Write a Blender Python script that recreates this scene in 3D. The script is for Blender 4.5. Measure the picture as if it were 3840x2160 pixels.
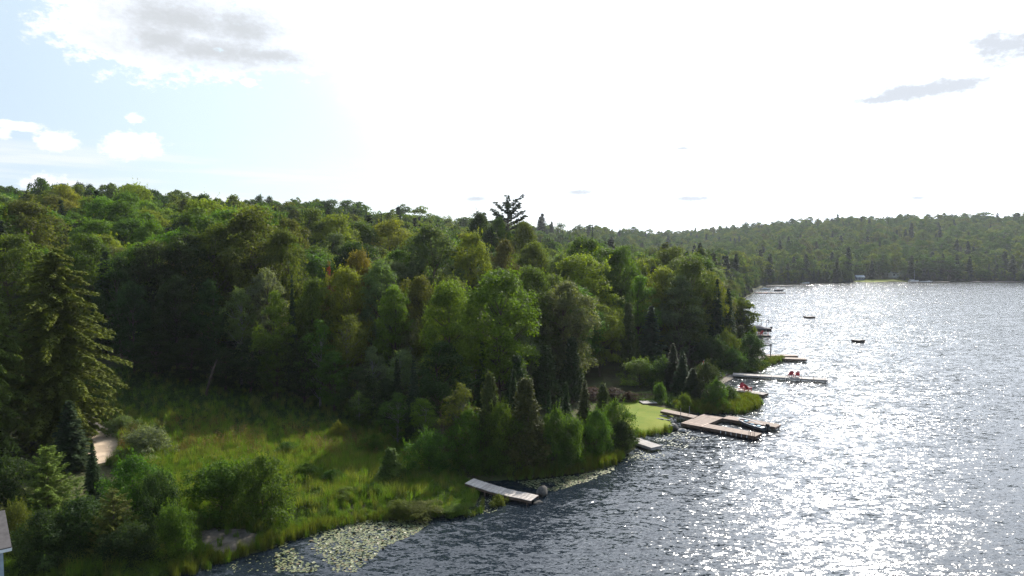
import bpy, bmesh, math, random
import numpy as np
from mathutils import Vector, Matrix

for _o in list(bpy.data.objects):
    bpy.data.objects.remove(_o)
SC = bpy.context.scene
COL = SC.collection
R = math.radians
rng = np.random.default_rng(7)
random.seed(7)

# ------------------------------------------------------------------ camera
FPX, CX, CY = 2560.0, 1920.0, 1080.0        # focal length and centre in photograph pixels
CAMZ = 20.0                                  # drone about 20 m above the lake
PITCH = math.atan((1080 - 952) / FPX)
cam_d = bpy.data.cameras.new('camera')
cam = bpy.data.objects.new('camera', cam_d)
COL.objects.link(cam)
cam.location = (0, 0, CAMZ)
cam.rotation_euler = (math.pi / 2 - PITCH, 0, 0)
cam_d.sensor_width = 36
cam_d.lens = 36 * FPX / 3840
cam_d.clip_start = 0.5
cam_d.clip_end = 12000
SC.camera = cam

# ------------------------------------------------------------------ sun, sky, exposure
SUN_AZ, SUN_EL = R(26), R(34)                # azimuth clockwise from +Y
sun_dir = Vector((math.sin(SUN_AZ) * math.cos(SUN_EL), math.cos(SUN_AZ) * math.cos(SUN_EL), math.sin(SUN_EL)))
sun_d = bpy.data.lights.new('sun', 'SUN')
sun_d.energy = 5.0
sun_d.angle = R(0.55)
sun_d.color = (1.0, 0.945, 0.85)
sun = bpy.data.objects.new('sun', sun_d)
COL.objects.link(sun)
sun.location = (0, 0, 300)
sun.rotation_euler = (-sun_dir).to_track_quat('-Z', 'Y').to_euler()

SC.view_settings.view_transform = 'Standard'
SC.view_settings.look = 'None'
SC.view_settings.exposure = 0.72
SC.view_settings.gamma = 1.0
SC.view_settings.use_curve_mapping = False
SC.render.engine = 'CYCLES'
cy = SC.cycles
cy.use_denoising = True
try:
    cy.denoiser = 'OPENIMAGEDENOISE'
    cy.denoising_input_passes = 'RGB_ALBEDO_NORMAL'
    cy.denoising_prefilter = 'NONE'
except Exception:
    pass
cy.max_bounces = 6
cy.diffuse_bounces = 3
cy.glossy_bounces = 3
cy.transmission_bounces = 4
cy.transparent_max_bounces = 6
cy.volume_bounces = 0
cy.caustics_reflective = False
cy.caustics_refractive = False
cy.use_adaptive_sampling = True
cy.adaptive_threshold = 0.01

W = bpy.data.worlds.new('World')
SC.world = W
W.use_nodes = True


class NT:
    """small helper for writing node trees"""
    def __init__(s, tree):
        s.t = tree
        s.n = tree.nodes
        s.l = tree.links

    def new(s, typ, **kw):
        n = s.n.new(typ)
        for k, v in kw.items():
            setattr(n, k, v)
        return n

    def set(s, sock, v):
        if isinstance(v, bpy.types.NodeSocket):
            s.l.new(v, sock)
        elif v is not None:
            try:
                sock.default_value = v
            except Exception:
                sock.default_value = tuple(v) + (1.0,)

    def math(s, op, a, b=None, c=None, clamp=False):
        n = s.new('ShaderNodeMath', operation=op, use_clamp=clamp)
        s.set(n.inputs[0], a)
        if b is not None:
            s.set(n.inputs[1], b)
        if c is not None:
            s.set(n.inputs[2], c)
        return n.outputs[0]

    def vmath(s, op, a, b=None, scale=None):
        n = s.new('ShaderNodeVectorMath', operation=op)
        s.set(n.inputs[0], a)
        if b is not None:
            s.set(n.inputs[1], b)
        if scale is not None:
            s.set(n.inputs['Scale'], scale)
        return n.outputs['Value'] if op in ('DOT_PRODUCT', 'LENGTH', 'DISTANCE') else n.outputs[0]

    def mix(s, fac, a, b, blend='MIX'):
        n = s.new('ShaderNodeMix', data_type='RGBA', blend_type=blend)
        s.set(n.inputs[0], fac)
        for so, v in ((n.inputs[6], a), (n.inputs[7], b)):
            if isinstance(v, bpy.types.NodeSocket):
                s.l.new(v, so)
            else:
                so.default_value = tuple(v)[:3] + (1.0,)
        return n.outputs[2]

    def noise(s, vec, scale, detail=3, rough=0.55, dim='3D', dist=0.0):
        n = s.new('ShaderNodeTexNoise', noise_dimensions=dim)
        if vec is not None:
            s.l.new(vec, n.inputs['Vector'])
        n.inputs['Scale'].default_value = scale
        n.inputs['Detail'].default_value = detail
        n.inputs['Roughness'].default_value = rough
        n.inputs['Distortion'].default_value = dist
        return n.outputs['Fac']

    def step(s, v, lo, hi):
        n = s.new('ShaderNodeMapRange', interpolation_type='SMOOTHSTEP')
        s.set(n.inputs[0], v)
        n.inputs[1].default_value = lo
        n.inputs[2].default_value = hi
        return n.outputs[0]

    def ramp(s, fac, stops, interp='LINEAR'):
        n = s.new('ShaderNodeValToRGB')
        n.color_ramp.interpolation = interp
        e = n.color_ramp.elements
        while len(e) < len(stops):
            e.new(0.5)
        for i, (p, c) in enumerate(stops):
            e[i].position = p
            e[i].color = tuple(c)[:3] + (1.0,)
        s.set(n.inputs[0], fac)
        return n.outputs[0]


def px_dir(px, py):
    """unit world direction of a photograph pixel"""
    v = Vector(((px - CX) / FPX, -(py - CY) / FPX, -1.0))
    v = Matrix.Rotation(math.pi / 2 - PITCH, 3, 'X') @ v
    return v.normalized()


def build_world():
    w = NT(W.node_tree)
    w.n.clear()
    out = w.new('ShaderNodeOutputWorld')
    bg = w.new('ShaderNodeBackground')
    w.l.new(bg.outputs[0], out.inputs[0])
    bg.inputs['Strength'].default_value = 0.108
    sky = w.new('ShaderNodeTexSky', sky_type='NISHITA')
    sky.sun_disc = False
    sky.sun_elevation = SUN_EL
    sky.sun_rotation = SUN_AZ
    sky.air_density = 1.0
    sky.dust_density = 1.6
    sky.ozone_density = 1.0
    tc = w.new('ShaderNodeTexCoord')
    d = w.vmath('NORMALIZE', tc.outputs['Generated'])
    sep = w.new('ShaderNodeSeparateXYZ')
    w.l.new(d, sep.inputs[0])
    X, Y, Z = sep.outputs
    az = w.math('ARCTAN2', X, Y)
    el = w.math('ARCSINE', Z)
    # fine cloud noise in az/el space, flattened
    comb = w.new('ShaderNodeCombineXYZ')
    w.l.new(az, comb.inputs[0])
    w.l.new(w.math('MULTIPLY', el, 1.7), comb.inputs[1])
    n1 = w.noise(comb.outputs[0], 9.0, 8, 0.6)
    n2 = w.noise(comb.outputs[0], 34.0, 6, 0.6)
    n3 = w.noise(comb.outputs[0], 110.0, 4, 0.6)
    nn = w.math('ADD', w.math('MULTIPLY', w.math('SUBTRACT', n1, 0.5), 2.0), w.math('ADD', w.math('MULTIPLY', w.math('SUBTRACT', n2, 0.5), 3.2), w.math('MULTIPLY', w.math('SUBTRACT', n3, 0.5), 1.6)))
    # cumulus banks: (pixel x, pixel y, half width, half height) as directions on the sky
    blobs = [(430, 60, 230, 150), (760, 120, 330, 150), (1050, 120, 300, 130), (1180, 30, 180, 110), (560, 190, 260, 60), (900, 215, 240, 50),
             (330, 135, 140, 55), (215, 520, 62, 40), (480, 545, 95, 48), (505, 443, 30, 20), (40, 470, 95, 18), (10, 495, 30, 24), (180, 690, 95, 30),
             (930, 310, 30, 20), (1700, 110, 420, 200)]
    field = None
    for (px, py, hw, hh) in blobs:
        v = px_dir(px, py)
        a0, e0 = math.atan2(v.x, v.y), math.asin(v.z)
        da = w.math('MULTIPLY', w.math('SUBTRACT', az, a0), FPX / hw * 0.95)
        de = w.math('MULTIPLY', w.math('SUBTRACT', el, e0), FPX / hh * 0.95)
        r2 = w.math('ADD', w.math('MULTIPLY', da, da), w.math('MULTIPLY', de, de))
        f = w.math('SUBTRACT', 1.0, w.math('SQRT', r2))
        f = w.math('MAXIMUM', f, -2.0)
        field = f if field is None else w.math('MAXIMUM', field, f)
    # the same kind of scattered cumulus all over the rest of the sky
    cover = w.noise(comb.outputs[0], 2.6, 5, 0.55)
    rest = w.math('SUBTRACT', w.math('MULTIPLY', cover, 4.0), 2.85)
    outside = w.math('MAXIMUM', w.step(el, R(20), R(27)), w.step(w.math('ABSOLUTE', az), R(38), R(48)))
    rest = w.math('SUBTRACT', rest, w.math('MULTIPLY', w.math('SUBTRACT', 1.0, outside), 3.0))
    field = w.math('MAXIMUM', field, rest)
    dens = w.math('ADD', field, w.math('MULTIPLY', nn, 0.62))
    cmask = w.step(dens, -0.06, 0.42)
    # thin low streaks of cirrus
    comb2 = w.new('ShaderNodeCombineXYZ')
    w.l.new(w.math('MULTIPLY', az, 1.6), comb2.inputs[0])
    w.l.new(w.math('MULTIPLY', el, 22.0), comb2.inputs[1])
    ns = w.noise(comb2.outputs[0], 2.4, 4, 0.5)
    low = w.math('MULTIPLY', w.step(el, R(0.5), R(3.5)), w.math('SUBTRACT', 1.0, w.step(el, R(6.3), R(8.6))))
    streak = w.math('MULTIPLY', w.step(ns, 0.42, 0.62), low)
    # veil of thin cloud that thickens towards the sun
    sd = w.vmath('DOT_PRODUCT', d, tuple(sun_dir))
    veil = w.step(w.math('ADD', sd, w.math('MULTIPLY', w.math('SUBTRACT', n1, 0.5), 0.22)), 0.715, 0.875)
    # grey undersides where the cloud is thick
    gf = w.math('SUBTRACT', rest, 0.45)
    for (px, py, hw, hh) in [(690, 75, 320, 95), (900, 105, 280, 95), (820, 190, 430, 75), (1000, 210, 260, 50), (620, 150, 200, 75)]:
        v = px_dir(px, py)
        a0, e0 = math.atan2(v.x, v.y), math.asin(v.z)
        da = w.math('MULTIPLY', w.math('SUBTRACT', az, a0), FPX / hw)
        de = w.math('MULTIPLY', w.math('SUBTRACT', el, e0), FPX / hh)
        gf = w.math('MAXIMUM', gf, w.math('SUBTRACT', 1.0, w.math('SQRT', w.math('ADD', w.math('MULTIPLY', da, da), w.math('MULTIPLY', de, de)))))
    core = w.step(w.math('ADD', gf, w.math('MULTIPLY', nn, 0.30)), -0.35, 0.95)
    # small grey scraps inside the veil
    scraps = [(3800, 175, 280, 110), (3580, 320, 240, 52), (3420, 345, 300, 52), (3300, 372, 190, 28), (2560, 555, 60, 10), (2600, 745, 120, 20), (1790, 745, 60, 14),
              (2170, 720, 90, 20), (3440, 742, 50, 10)]
    sf = None
    for (px, py, hw, hh) in scraps:
        v = px_dir(px, py)
        a0, e0 = math.atan2(v.x, v.y), math.asin(v.z)
        da = w.math('MULTIPLY', w.math('SUBTRACT', az, a0), FPX / hw)
        de = w.math('MULTIPLY', w.math('SUBTRACT', el, e0), FPX / hh)
        f = w.math('SUBTRACT', 1.0, w.math('SQRT', w.math('ADD', w.math('MULTIPLY', da, da), w.math('MULTIPLY', de, de))))
        sf = f if sf is None else w.math('MAXIMUM', sf, f)
    smask = w.step(w.math('ADD', sf, w.math('MULTIPLY', nn, 0.34)), -0.20, 0.80)
    glow = w.math('POWER', w.math('MAXIMUM', sd, 0.0), 6.0)
    high = w.step(el, R(16), R(60))
    white = w.mix(w.step(sd, 0.45, 0.97), (5.9, 6.1, 6.5), (9.0, 10.0, 11.6))
    cloud = w.mix(w.math('MULTIPLY', core, 0.9), white, (3.45, 3.6, 3.75))
    base = w.mix(0.80, sky.outputs[0], w.mix(w.step(sd, 0.35, 0.80), w.mix(high, (3.55, 4.35, 5.2), (1.3, 2.2, 4.0)), (5.0, 5.95, 6.35)))
    c = w.mix(w.math('MULTIPLY', streak, 0.8), base, (5.4, 5.6, 5.8))
    c = w.mix(w.math('MULTIPLY', veil, w.math('ADD', 0.55, w.math('MULTIPLY', w.step(w.noise(comb2.outputs[0], 5.0, 4, 0.55), 0.30, 0.55), 0.45))), c, white)
    c = w.mix(cmask, c, cloud)
    aur = w.math('ADD', w.math('MULTIPLY', w.math('POWER', w.math('MAXIMUM', sd, 0.0), 40.0), 4.0), w.math('MULTIPLY', w.math('POWER', w.math('MAXIMUM', sd, 0.0), 5.0), 11.0))
    c = w.mix(1.0, c, w.vmath('SCALE', (0.95, 0.98, 1.03), scale=w.math('MULTIPLY', aur, w.step(sd, 0.70, 0.88))), 'ADD')
    c = w.mix(w.math('MULTIPLY', w.math('MULTIPLY', smask, 0.97), w.step(sd, 0.45, 0.7)), c, (3.6, 3.85, 4.25))
    w.l.new(c, bg.inputs['Color'])


build_world()

# ------------------------------------------------------------------ coordinates
def ray(px, py):
    d = px_dir(px, py)
    return np.array((d.x, d.y, d.z))


def at(px, py, z=0.0):
    """where the line of sight through a photograph pixel meets height z"""
    d = ray(px, py)
    t = (z - CAMZ) / d[2]
    return np.array((d[0] * t, d[1] * t, z))


K = 3840.0 / 2576.0


# ------------------------------------------------------------------ object helpers
def link(o, parent=None):
    COL.objects.link(o)
    if parent is not None:
        o.parent = parent
    return o


def tag(o, label=None, cat=None, group=None, kind=None):
    if label:
        o['label'] = label
    if cat:
        o['category'] = cat
    if group:
        o['group'] = group
    if kind:
        o['kind'] = kind
    return o


def empty(name, loc=(0, 0, 0), rz=0.0, label=None, cat=None, group=None):
    o = bpy.data.objects.new(name, None)
    o.empty_display_size = 0.3
    link(o)
    o.location = loc
    o.rotation_euler = (0, 0, rz)
    return tag(o, label, cat, group)


def mesh_np(name, verts, faces, mats, smooth=False, matidx=None):
    """faces: (n,k) array or list of such arrays (tris / quads)"""
    me = bpy.data.meshes.new(name)
    verts = np.asarray(verts, dtype=np.float32).reshape(-1, 3)
    fl = faces if isinstance(faces, list) else [faces]
    fl = [np.asarray(f, dtype=np.int32) for f in fl if len(f)]
    nl = sum(f.size for f in fl)
    nf = sum(len(f) for f in fl)
    me.vertices.add(len(verts))
    me.vertices.foreach_set('co', verts.ravel())
    me.loops.add(nl)
    me.loops.foreach_set('vertex_index', np.concatenate([f.ravel() for f in fl]))
    me.polygons.add(nf)
    starts, k = [], 0
    for f in fl:
        starts.append(k + np.arange(len(f)) * f.shape[1])
        k += f.size
    me.polygons.foreach_set('loop_start', np.concatenate(starts).astype(np.int32))
    if smooth:
        me.polygons.foreach_set('use_smooth', np.ones(nf, dtype=bool))
    if matidx is not None:
        me.polygons.foreach_set('material_index', np.asarray(matidx, dtype=np.int32))
    for m in (mats if isinstance(mats, (list, tuple)) else [mats]):
        me.materials.append(m)
    me.update(calc_edges=True)
    return me


class MB:
    """collects boxes, tubes and prisms into one mesh"""
    def __init__(s):
        s.v, s.f = [], []

    def add(s, verts, faces):
        b = len(s.v)
        s.v += [tuple(map(float, v)) for v in verts]
        s.f += [tuple(b + i for i in f) for f in faces]
        return s

    def box(s, c, size, rz=0.0, rx=0.0, ry=0.0, ch=0.0):
        sx, sy, sz = [q / 2 for q in size]
        M = Matrix.Translation(c) @ Matrix.Rotation(rz, 4, 'Z') @ Matrix.Rotation(ry, 4, 'Y') @ Matrix.Rotation(rx, 4, 'X')
        if ch <= 0:
            P = [(x, y, z) for z in (-sz, sz) for x, y in ((-sx, -sy), (sx, -sy), (sx, sy), (-sx, sy))]
            F = [(3, 2, 1, 0), (4, 5, 6, 7), (0, 1, 5, 4), (1, 2, 6, 5), (2, 3, 7, 6), (3, 0, 4, 7)]
        else:
            P = [(x, y, -sz) for x, y in ((-sx, -sy), (sx, -sy), (sx, sy), (-sx, sy))]
            P += [(x, y, sz - ch) for x, y in ((-sx, -sy), (sx, -sy), (sx, sy), (-sx, sy))]
            P += [(x, y, sz) for x, y in ((-sx + ch, -sy + ch), (sx - ch, -sy + ch), (sx - ch, sy - ch), (-sx + ch, sy - ch))]
            F = [(3, 2, 1, 0), (8, 9, 10, 11)]
            for b in (0, 4):
                F += [(b + i, b + (i + 1) % 4, b + 4 + (i + 1) % 4, b + 4 + i) for i in range(4)]
        return s.add([M @ Vector(p) for p in P], F)

    def tube(s, pts, rad, n=6, cap=True):
        pts = [Vector(p) for p in pts]
        if not hasattr(rad, '__len__'):
            rad = [rad] * len(pts)
        vs, fs = [], []
        for i, p in enumerate(pts):
            t = (pts[min(i + 1, len(pts) - 1)] - pts[max(i - 1, 0)]).normalized()
            a = t.cross(Vector((0, 0, 1)) if abs(t.z) < 0.9 else Vector((1, 0, 0))).normalized()
            b = t.cross(a)
            for k in range(n):
                q = 2 * math.pi * k / n
                vs.append(p + (a * math.cos(q) + b * math.sin(q)) * rad[i])
        for i in range(len(pts) - 1):
            for k in range(n):
                fs.append((i * n + k, i * n + (k + 1) % n, (i + 1) * n + (k + 1) % n, (i + 1) * n + k))
        if cap:
            fs.append(tuple(range(n - 1, -1, -1)))
            fs.append(tuple((len(pts) - 1) * n + k for k in range(n)))
        return s.add(vs, fs)

    def prism(s, poly, z0, z1):
        n = len(poly)
        vs = [(x, y, z0) for x, y in poly] + [(x, y, z1) for x, y in poly]
        fs = [tuple(range(n - 1, -1, -1)), tuple(range(n, 2 * n))] + [(i, (i + 1) % n, n + (i + 1) % n, n + i) for i in range(n)]
        return s.add(vs, fs)

    def mesh(s, name, m, smooth=False):
        me = bpy.data.meshes.new(name)
        me.from_pydata(s.v, [], s.f)
        for q in (m if isinstance(m, (list, tuple)) else [m]):
            me.materials.append(q)
        if smooth:
            for p in me.polygons:
                p.use_smooth = True
        me.update()
        return me

    def build(s, name, m, parent=None, smooth=False):
        return link(bpy.data.objects.new(name, s.mesh(name, m, smooth)), parent)


# ------------------------------------------------------------------ materials
def mat(name, col, rough=0.7, var=0.25, nscale=3.0, metal=0.0, spec=0.12, bump=0.0, bscale=20.0, stretch=None, col2=None):
    m = bpy.data.materials.new(name)
    m.use_nodes = True
    w = NT(m.node_tree)
    p = w.n['Principled BSDF']
    tc = w.new('ShaderNodeTexCoord').outputs['Object']
    if stretch:
        tc = w.vmath('MULTIPLY', tc, stretch)
    n = w.noise(tc, nscale, 5, 0.6)
    c1 = tuple(c * (1 - var) for c in col)
    c2 = col2 or tuple(min(1, c * (1 + var)) for c in col)
    info = w.new('ShaderNodeObjectInfo')
    fac = w.math('ADD', w.step(n, 0.3, 0.7), w.math('MULTIPLY', w.math('SUBTRACT', info.outputs['Random'], 0.5), 0.7), clamp=True)
    w.l.new(w.mix(fac, c1, c2), p.inputs['Base Color'])
    p.inputs['Roughness'].default_value = rough
    p.inputs['Metallic'].default_value = metal
    p.inputs['Specular IOR Level'].default_value = spec
    if bump:
        b = w.new('ShaderNodeBump')
        b.inputs['Strength'].default_value = 1.0
        b.inputs['Distance'].default_value = bump
        w.l.new(w.noise(tc, bscale, 4, 0.6), b.inputs['Height'])
        w.l.new(b.outputs[0], p.inputs['Normal'])
    return m


def leaf_mat(name, mode='object', ramp=None, trans=0.46, gloss=0.09, rough=0.6, col=None, tgain=(1.48, 1.62, 0.42)):
    """leaves: reflect, and let some yellow-green light through. mode object: colour from the object; random: from a ramp"""
    m = bpy.data.materials.new(name)
    m.use_nodes = True
    w = NT(m.node_tree)
    w.n.clear()
    out = w.new('ShaderNodeOutputMaterial')
    info = w.new('ShaderNodeObjectInfo')
    geo = w.new('ShaderNodeNewGeometry')
    isl = geo.outputs['Random Per Island']
    at_ = w.new('ShaderNodeAttribute', attribute_name='tone')
    tone = at_.outputs['Fac']
    if mode == 'object':
        base = info.outputs['Color']
    elif mode == 'random':
        base = w.ramp(info.outputs['Random'], ramp, 'LINEAR')
    else:
        base = w.mix(info.outputs['Random'], tuple(c * 0.8 for c in col), tuple(c * 1.2 for c in col))
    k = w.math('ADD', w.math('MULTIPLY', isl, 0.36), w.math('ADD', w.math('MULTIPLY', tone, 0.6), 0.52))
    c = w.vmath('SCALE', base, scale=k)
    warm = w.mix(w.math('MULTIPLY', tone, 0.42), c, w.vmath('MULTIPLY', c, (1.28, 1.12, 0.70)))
    pr = w.new('ShaderNodeBsdfPrincipled')
    w.l.new(warm, pr.inputs['Base Color'])
    pr.inputs['Roughness'].default_value = rough
    pr.inputs['Specular IOR Level'].default_value = gloss
    tr = w.new('ShaderNodeBsdfTranslucent')
    w.l.new(w.vmath('MULTIPLY', warm, tgain), tr.inputs['Color'])
    mx = w.new('ShaderNodeMixShader')
    mx.inputs[0].default_value = trans
    w.l.new(pr.outputs[0], mx.inputs[1])
    w.l.new(tr.outputs[0], mx.inputs[2])
    w.l.new(mx.outputs[0], out.inputs[0])
    return m


M = {}
M['leaf'] = leaf_mat('leaf', 'object')
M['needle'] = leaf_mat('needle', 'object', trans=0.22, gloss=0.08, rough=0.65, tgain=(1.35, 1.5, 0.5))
M['far_leaf'] = leaf_mat('far_leaf', 'random', gloss=0.03, rough=0.8, ramp=[(0.0, (0.036, 0.068, 0.020)), (0.3, (0.056, 0.096, 0.024)), (0.5, (0.060, 0.090, 0.034)), (0.72, (0.088, 0.118, 0.024)), (0.9, (0.100, 0.124, 0.026)), (1.0, (0.075, 0.082, 0.03))])
M['far_needle'] = leaf_mat('far_needle', 'random', trans=0.2, gloss=0.06, rough=0.7, ramp=[(0.0, (0.020, 0.036, 0.020)), (0.5, (0.028, 0.046, 0.020)), (1.0, (0.046, 0.058, 0.024))])
M['bark'] = mat('bark', (0.085, 0.066, 0.050), 0.9, 0.4, 4.0, bump=0.03, stretch=(1, 1, 0.25))
M['pale_bark'] = mat('pale_bark', (0.15, 0.14, 0.125), 0.85, 0.4, 4.0)
M['grey_wood'] = mat('grey_wood', (0.34, 0.31, 0.285), 0.8, 0.28, 2.2, bump=0.004, stretch=(1, 6, 6))
M['pale_wood'] = mat('pale_wood', (0.38, 0.335, 0.30), 0.75, 0.25, 2.5, bump=0.004, stretch=(6, 1, 6))
M['tan_deck'] = mat('tan_deck', (0.23, 0.170, 0.136), 0.7, 0.16, 1.6, bump=0.004, stretch=(6, 1, 6))
M['pink_trim'] = mat('pink_trim', (0.55, 0.40, 0.32), 0.7, 0.12, 2.0)
M['dark_wood'] = mat('dark_wood', (0.11, 0.075, 0.055), 0.85, 0.3, 2.0)
M['black'] = mat('black_plastic', (0.012, 0.012, 0.014), 0.4, 0.3)
M['aluminium'] = mat('aluminium', (0.42, 0.44, 0.46), 0.42, 0.15, metal=0.8)
M['boat_grey'] = mat('boat_grey', (0.16, 0.18, 0.20), 0.45, 0.15, metal=0.2)
M['boat_blue'] = mat('boat_seat_blue', (0.22, 0.36, 0.44), 0.6, 0.15)
M['white_paint'] = mat('white_paint', (0.78, 0.78, 0.77), 0.45, 0.08)
M['red_paint'] = mat('red_paint', (0.42, 0.035, 0.05), 0.5, 0.15)
M['flag_red'] = mat('flag_red', (0.62, 0.03, 0.04), 0.8, 0.1)
M['flag_white'] = mat('flag_white', (0.8, 0.78, 0.78), 0.8, 0.05)
M['cover'] = mat('boat_cover', (0.17, 0.155, 0.16), 0.8, 0.25, 2.0)
M['dark_hull'] = mat('dark_hull', (0.03, 0.028, 0.035), 0.35, 0.2)
M['metal_frame'] = mat('metal_frame', (0.22, 0.215, 0.21), 0.5, 0.2, metal=0.4)
M['rock'] = mat('rock', (0.09, 0.083, 0.075), 0.85, 0.45, 1.8, bump=0.04, bscale=5.0)
M['pale_rock'] = mat('pale_rock', (0.30, 0.28, 0.26), 0.85, 0.35, 1.8, bump=0.03, bscale=5.0)
M['stones'] = mat('stones', (0.30, 0.275, 0.25), 0.9, 0.5, 1.5)
M['sand'] = mat('sand', (0.44, 0.34, 0.245), 0.95, 0.2, 0.9, bump=0.03, bscale=3.0)
M['grey_sand'] = mat('grey_sand', (0.18, 0.152, 0.125), 0.95, 0.25, 0.9, bump=0.03, bscale=4.0)
M['shaded_sand'] = mat('shaded_sand', (0.135, 0.11, 0.085), 0.95, 0.35, 1.6, bump=0.05, bscale=5.0)  # sand colour darkened to carry the shade on the patch by the bush
M['lawn'] = mat('lawn', (0.110, 0.150, 0.010), 0.9, 0.0, 0.5, col2=(0.165, 0.175, 0.018), bump=0.02, bscale=6.0)
M['shingle'] = mat('shingle_roof', (0.075, 0.068, 0.066), 0.9, 0.25, 3.0, bump=0.01)
M['brown_roof'] = mat('brown_roof', (0.27, 0.20, 0.15), 0.9, 0.25, 3.0)
M['siding_blue'] = mat('siding_pale_blue', (0.36, 0.42, 0.48), 0.6, 0.2, 1.5)
M['brown_siding'] = mat('brown_siding', (0.13, 0.085, 0.06), 0.8, 0.25, 2.0)
M['slate_siding'] = mat('slate_siding', (0.13, 0.15, 0.19), 0.7, 0.2, 2.0)
M['glass'] = mat('window_glass', (0.02, 0.025, 0.03), 0.08, 0.1, spec=0.6)
M['metal_roof'] = mat('metal_roof', (0.36, 0.39, 0.42), 0.75, 0.1)

# ------------------------------------------------------------------ shoreline and terrain
SHORE_PX = [(480, 2240), (629, 2165), (712, 2122), (800, 2108), (890, 2089), (985, 2068), (1038, 2052), (1098, 2012), (1187, 1990), (1290, 1962), (1372, 1947), (1424, 1951), (1529, 1948), (1608, 1945),
            (1687, 1935), (1739, 1922), (1786, 1898), (1797, 1861), (1790, 1835), (1778, 1815), (1800, 1806), (1870, 1804), (2001, 1792), (2100, 1782), (2198, 1773), (2292, 1752), (2335, 1718),
            (2356, 1697), (2390, 1678), (2394, 1658), (2384, 1638), (2407, 1633), (2463, 1624), (2506, 1614), (2518, 1594), (2518, 1577), (2527, 1564), (2535, 1556), (2570, 1551), (2612, 1549), (2676, 1551),
            (2740, 1553), (2804, 1549), (2850, 1533), (2858, 1513), (2843, 1497), (2783, 1484), (2762, 1476), (2698, 1466), (2690, 1450), (2706, 1444), (2740, 1424), (2759, 1406), (2783, 1397),
            (2840, 1398), (2849, 1385), (2856, 1377), (2890, 1368), (2960, 1352), (2950, 1347), (2902, 1348), (2868, 1340), (2860, 1325), (2848, 1290), (2790, 1265), (2772, 1230), (2765, 1180),
            (2775, 1140), (2790, 1120), (2826, 1100), (2828, 1086), (2856, 1077), (2868, 1069), (2975, 1066), (3040, 1063.5), (3100, 1061.5), (3190, 1060.5), (3212, 1057.5), (3360, 1058.0),
            (3410, 1056), (3520, 1056), (3640, 1056.5), (3840, 1058.5), (4150, 1061)]
shore = np.array([at(x, y)[:2] for x, y in SHORE_PX])
shore = np.vstack([[(-700, -420), (-260, -190), (-80, -20), (-38, 12), (-27, 27)], shore, [(620, 400), (760, 150), (900, -150), (1400, -400), (5000, -400), (5000, 5000), (-5000, 5000), (-5000, -420)]])
SEG_A = shore
SEG_B = np.roll(shore, -1, axis=0)


def shore_dist(x, y):
    """signed distance to the shoreline, positive on land"""
    x = np.atleast_1d(np.asarray(x, float))
    y = np.atleast_1d(np.asarray(y, float))
    best = np.full(x.shape, 1e18)
    inside = np.zeros(x.shape, bool)
    for (ax, ay), (bx, by) in zip(SEG_A, SEG_B):
        dx, dy = bx - ax, by - ay
        L = dx * dx + dy * dy + 1e-12
        t = np.clip(((x - ax) * dx + (y - ay) * dy) / L, 0, 1)
        best = np.minimum(best, (x - ax - t * dx) ** 2 + (y - ay - t * dy) ** 2)
        if ay != by:
            c = ((ay > y) != (by > y)) & (x < (bx - ax) * (y - ay) / (by - ay) + ax)
            inside ^= c
    d = np.sqrt(best)
    return np.where(inside, d, -d)


# ridge line behind the forest: pixel column, row of the tree tops, distance
RIDGE = [(-900, 712, 250), (0, 722, 255), (300, 715, 262), (600, 738, 270), (900, 756, 282), (1200, 775, 305), (1500, 803, 345), (1800, 828, 430), (2100, 850, 600), (2300, 866, 760), (2500, 874, 900),
         (2650, 866, 900), (2800, 842, 880), (3000, 828, 860), (3200, 816, 840), (3500, 810, 820), (3840, 806, 800), (4600, 806, 780)]
RU = np.array([(p - CX) / FPX for p, _, _ in RIDGE])
RY = np.array([r for _, _, r in RIDGE], float)
RZ = np.array([CAMZ + (952 - s) / FPX * r - 16.5 for _, s, r in RIDGE])


def vnoise(x, y, s, seed=0.0):
    return (np.sin(x / s * 1.7 + seed) * np.cos(y / s * 1.3 - seed * 2) + 0.6 * np.sin(x / s * 3.1 + y / s * 2.3 + seed * 3) + 0.4 * np.cos(x / s * 5.3 - y / s * 4.7 + seed)) / 2.0


def ground(x, y, d=None):
    x = np.atleast_1d(np.asarray(x, float))
    y = np.atleast_1d(np.asarray(y, float))
    if d is None:
        d = shore_dist(x, y)
    u = x / np.maximum(y, 8.0)
    u = np.clip(u, RU[0], RU[-1])
    ry = np.interp(u, RU, RY)
    rz = np.interp(u, RU, RZ)
    dl = np.maximum(d, 0)
    rem = np.maximum(ry - y, 0)
    t = dl / (dl + rem + 1e-6)
    z = rz * t ** 1.25
    z = np.where(y > ry, rz - 0.012 * (y - ry), z)
    bank = 0.42 * (1 - np.exp(-dl / 1.2)) + 0.012 * np.minimum(dl, 40)
    z = z * np.clip((dl - 14) / 40, 0, 1) + bank
    z += vnoise(x, y, 14.0, 1.0) * 0.35 * np.clip((dl - 12) / 25, 0, 1) + vnoise(x, y, 70.0, 2.0) * 2.2 * np.clip((dl - 30) / 80, 0, 1)
    z += vnoise(x, y, 2.6, 4.0) * 0.07 * np.clip(dl / 3, 0, 1)
    zu = -2.0 * (1 - np.exp(np.minimum(d, 0) / 4.0))
    return np.where(d > 0, z, zu)


def gz(x, y):
    return float(ground([x], [y])[0])


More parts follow.
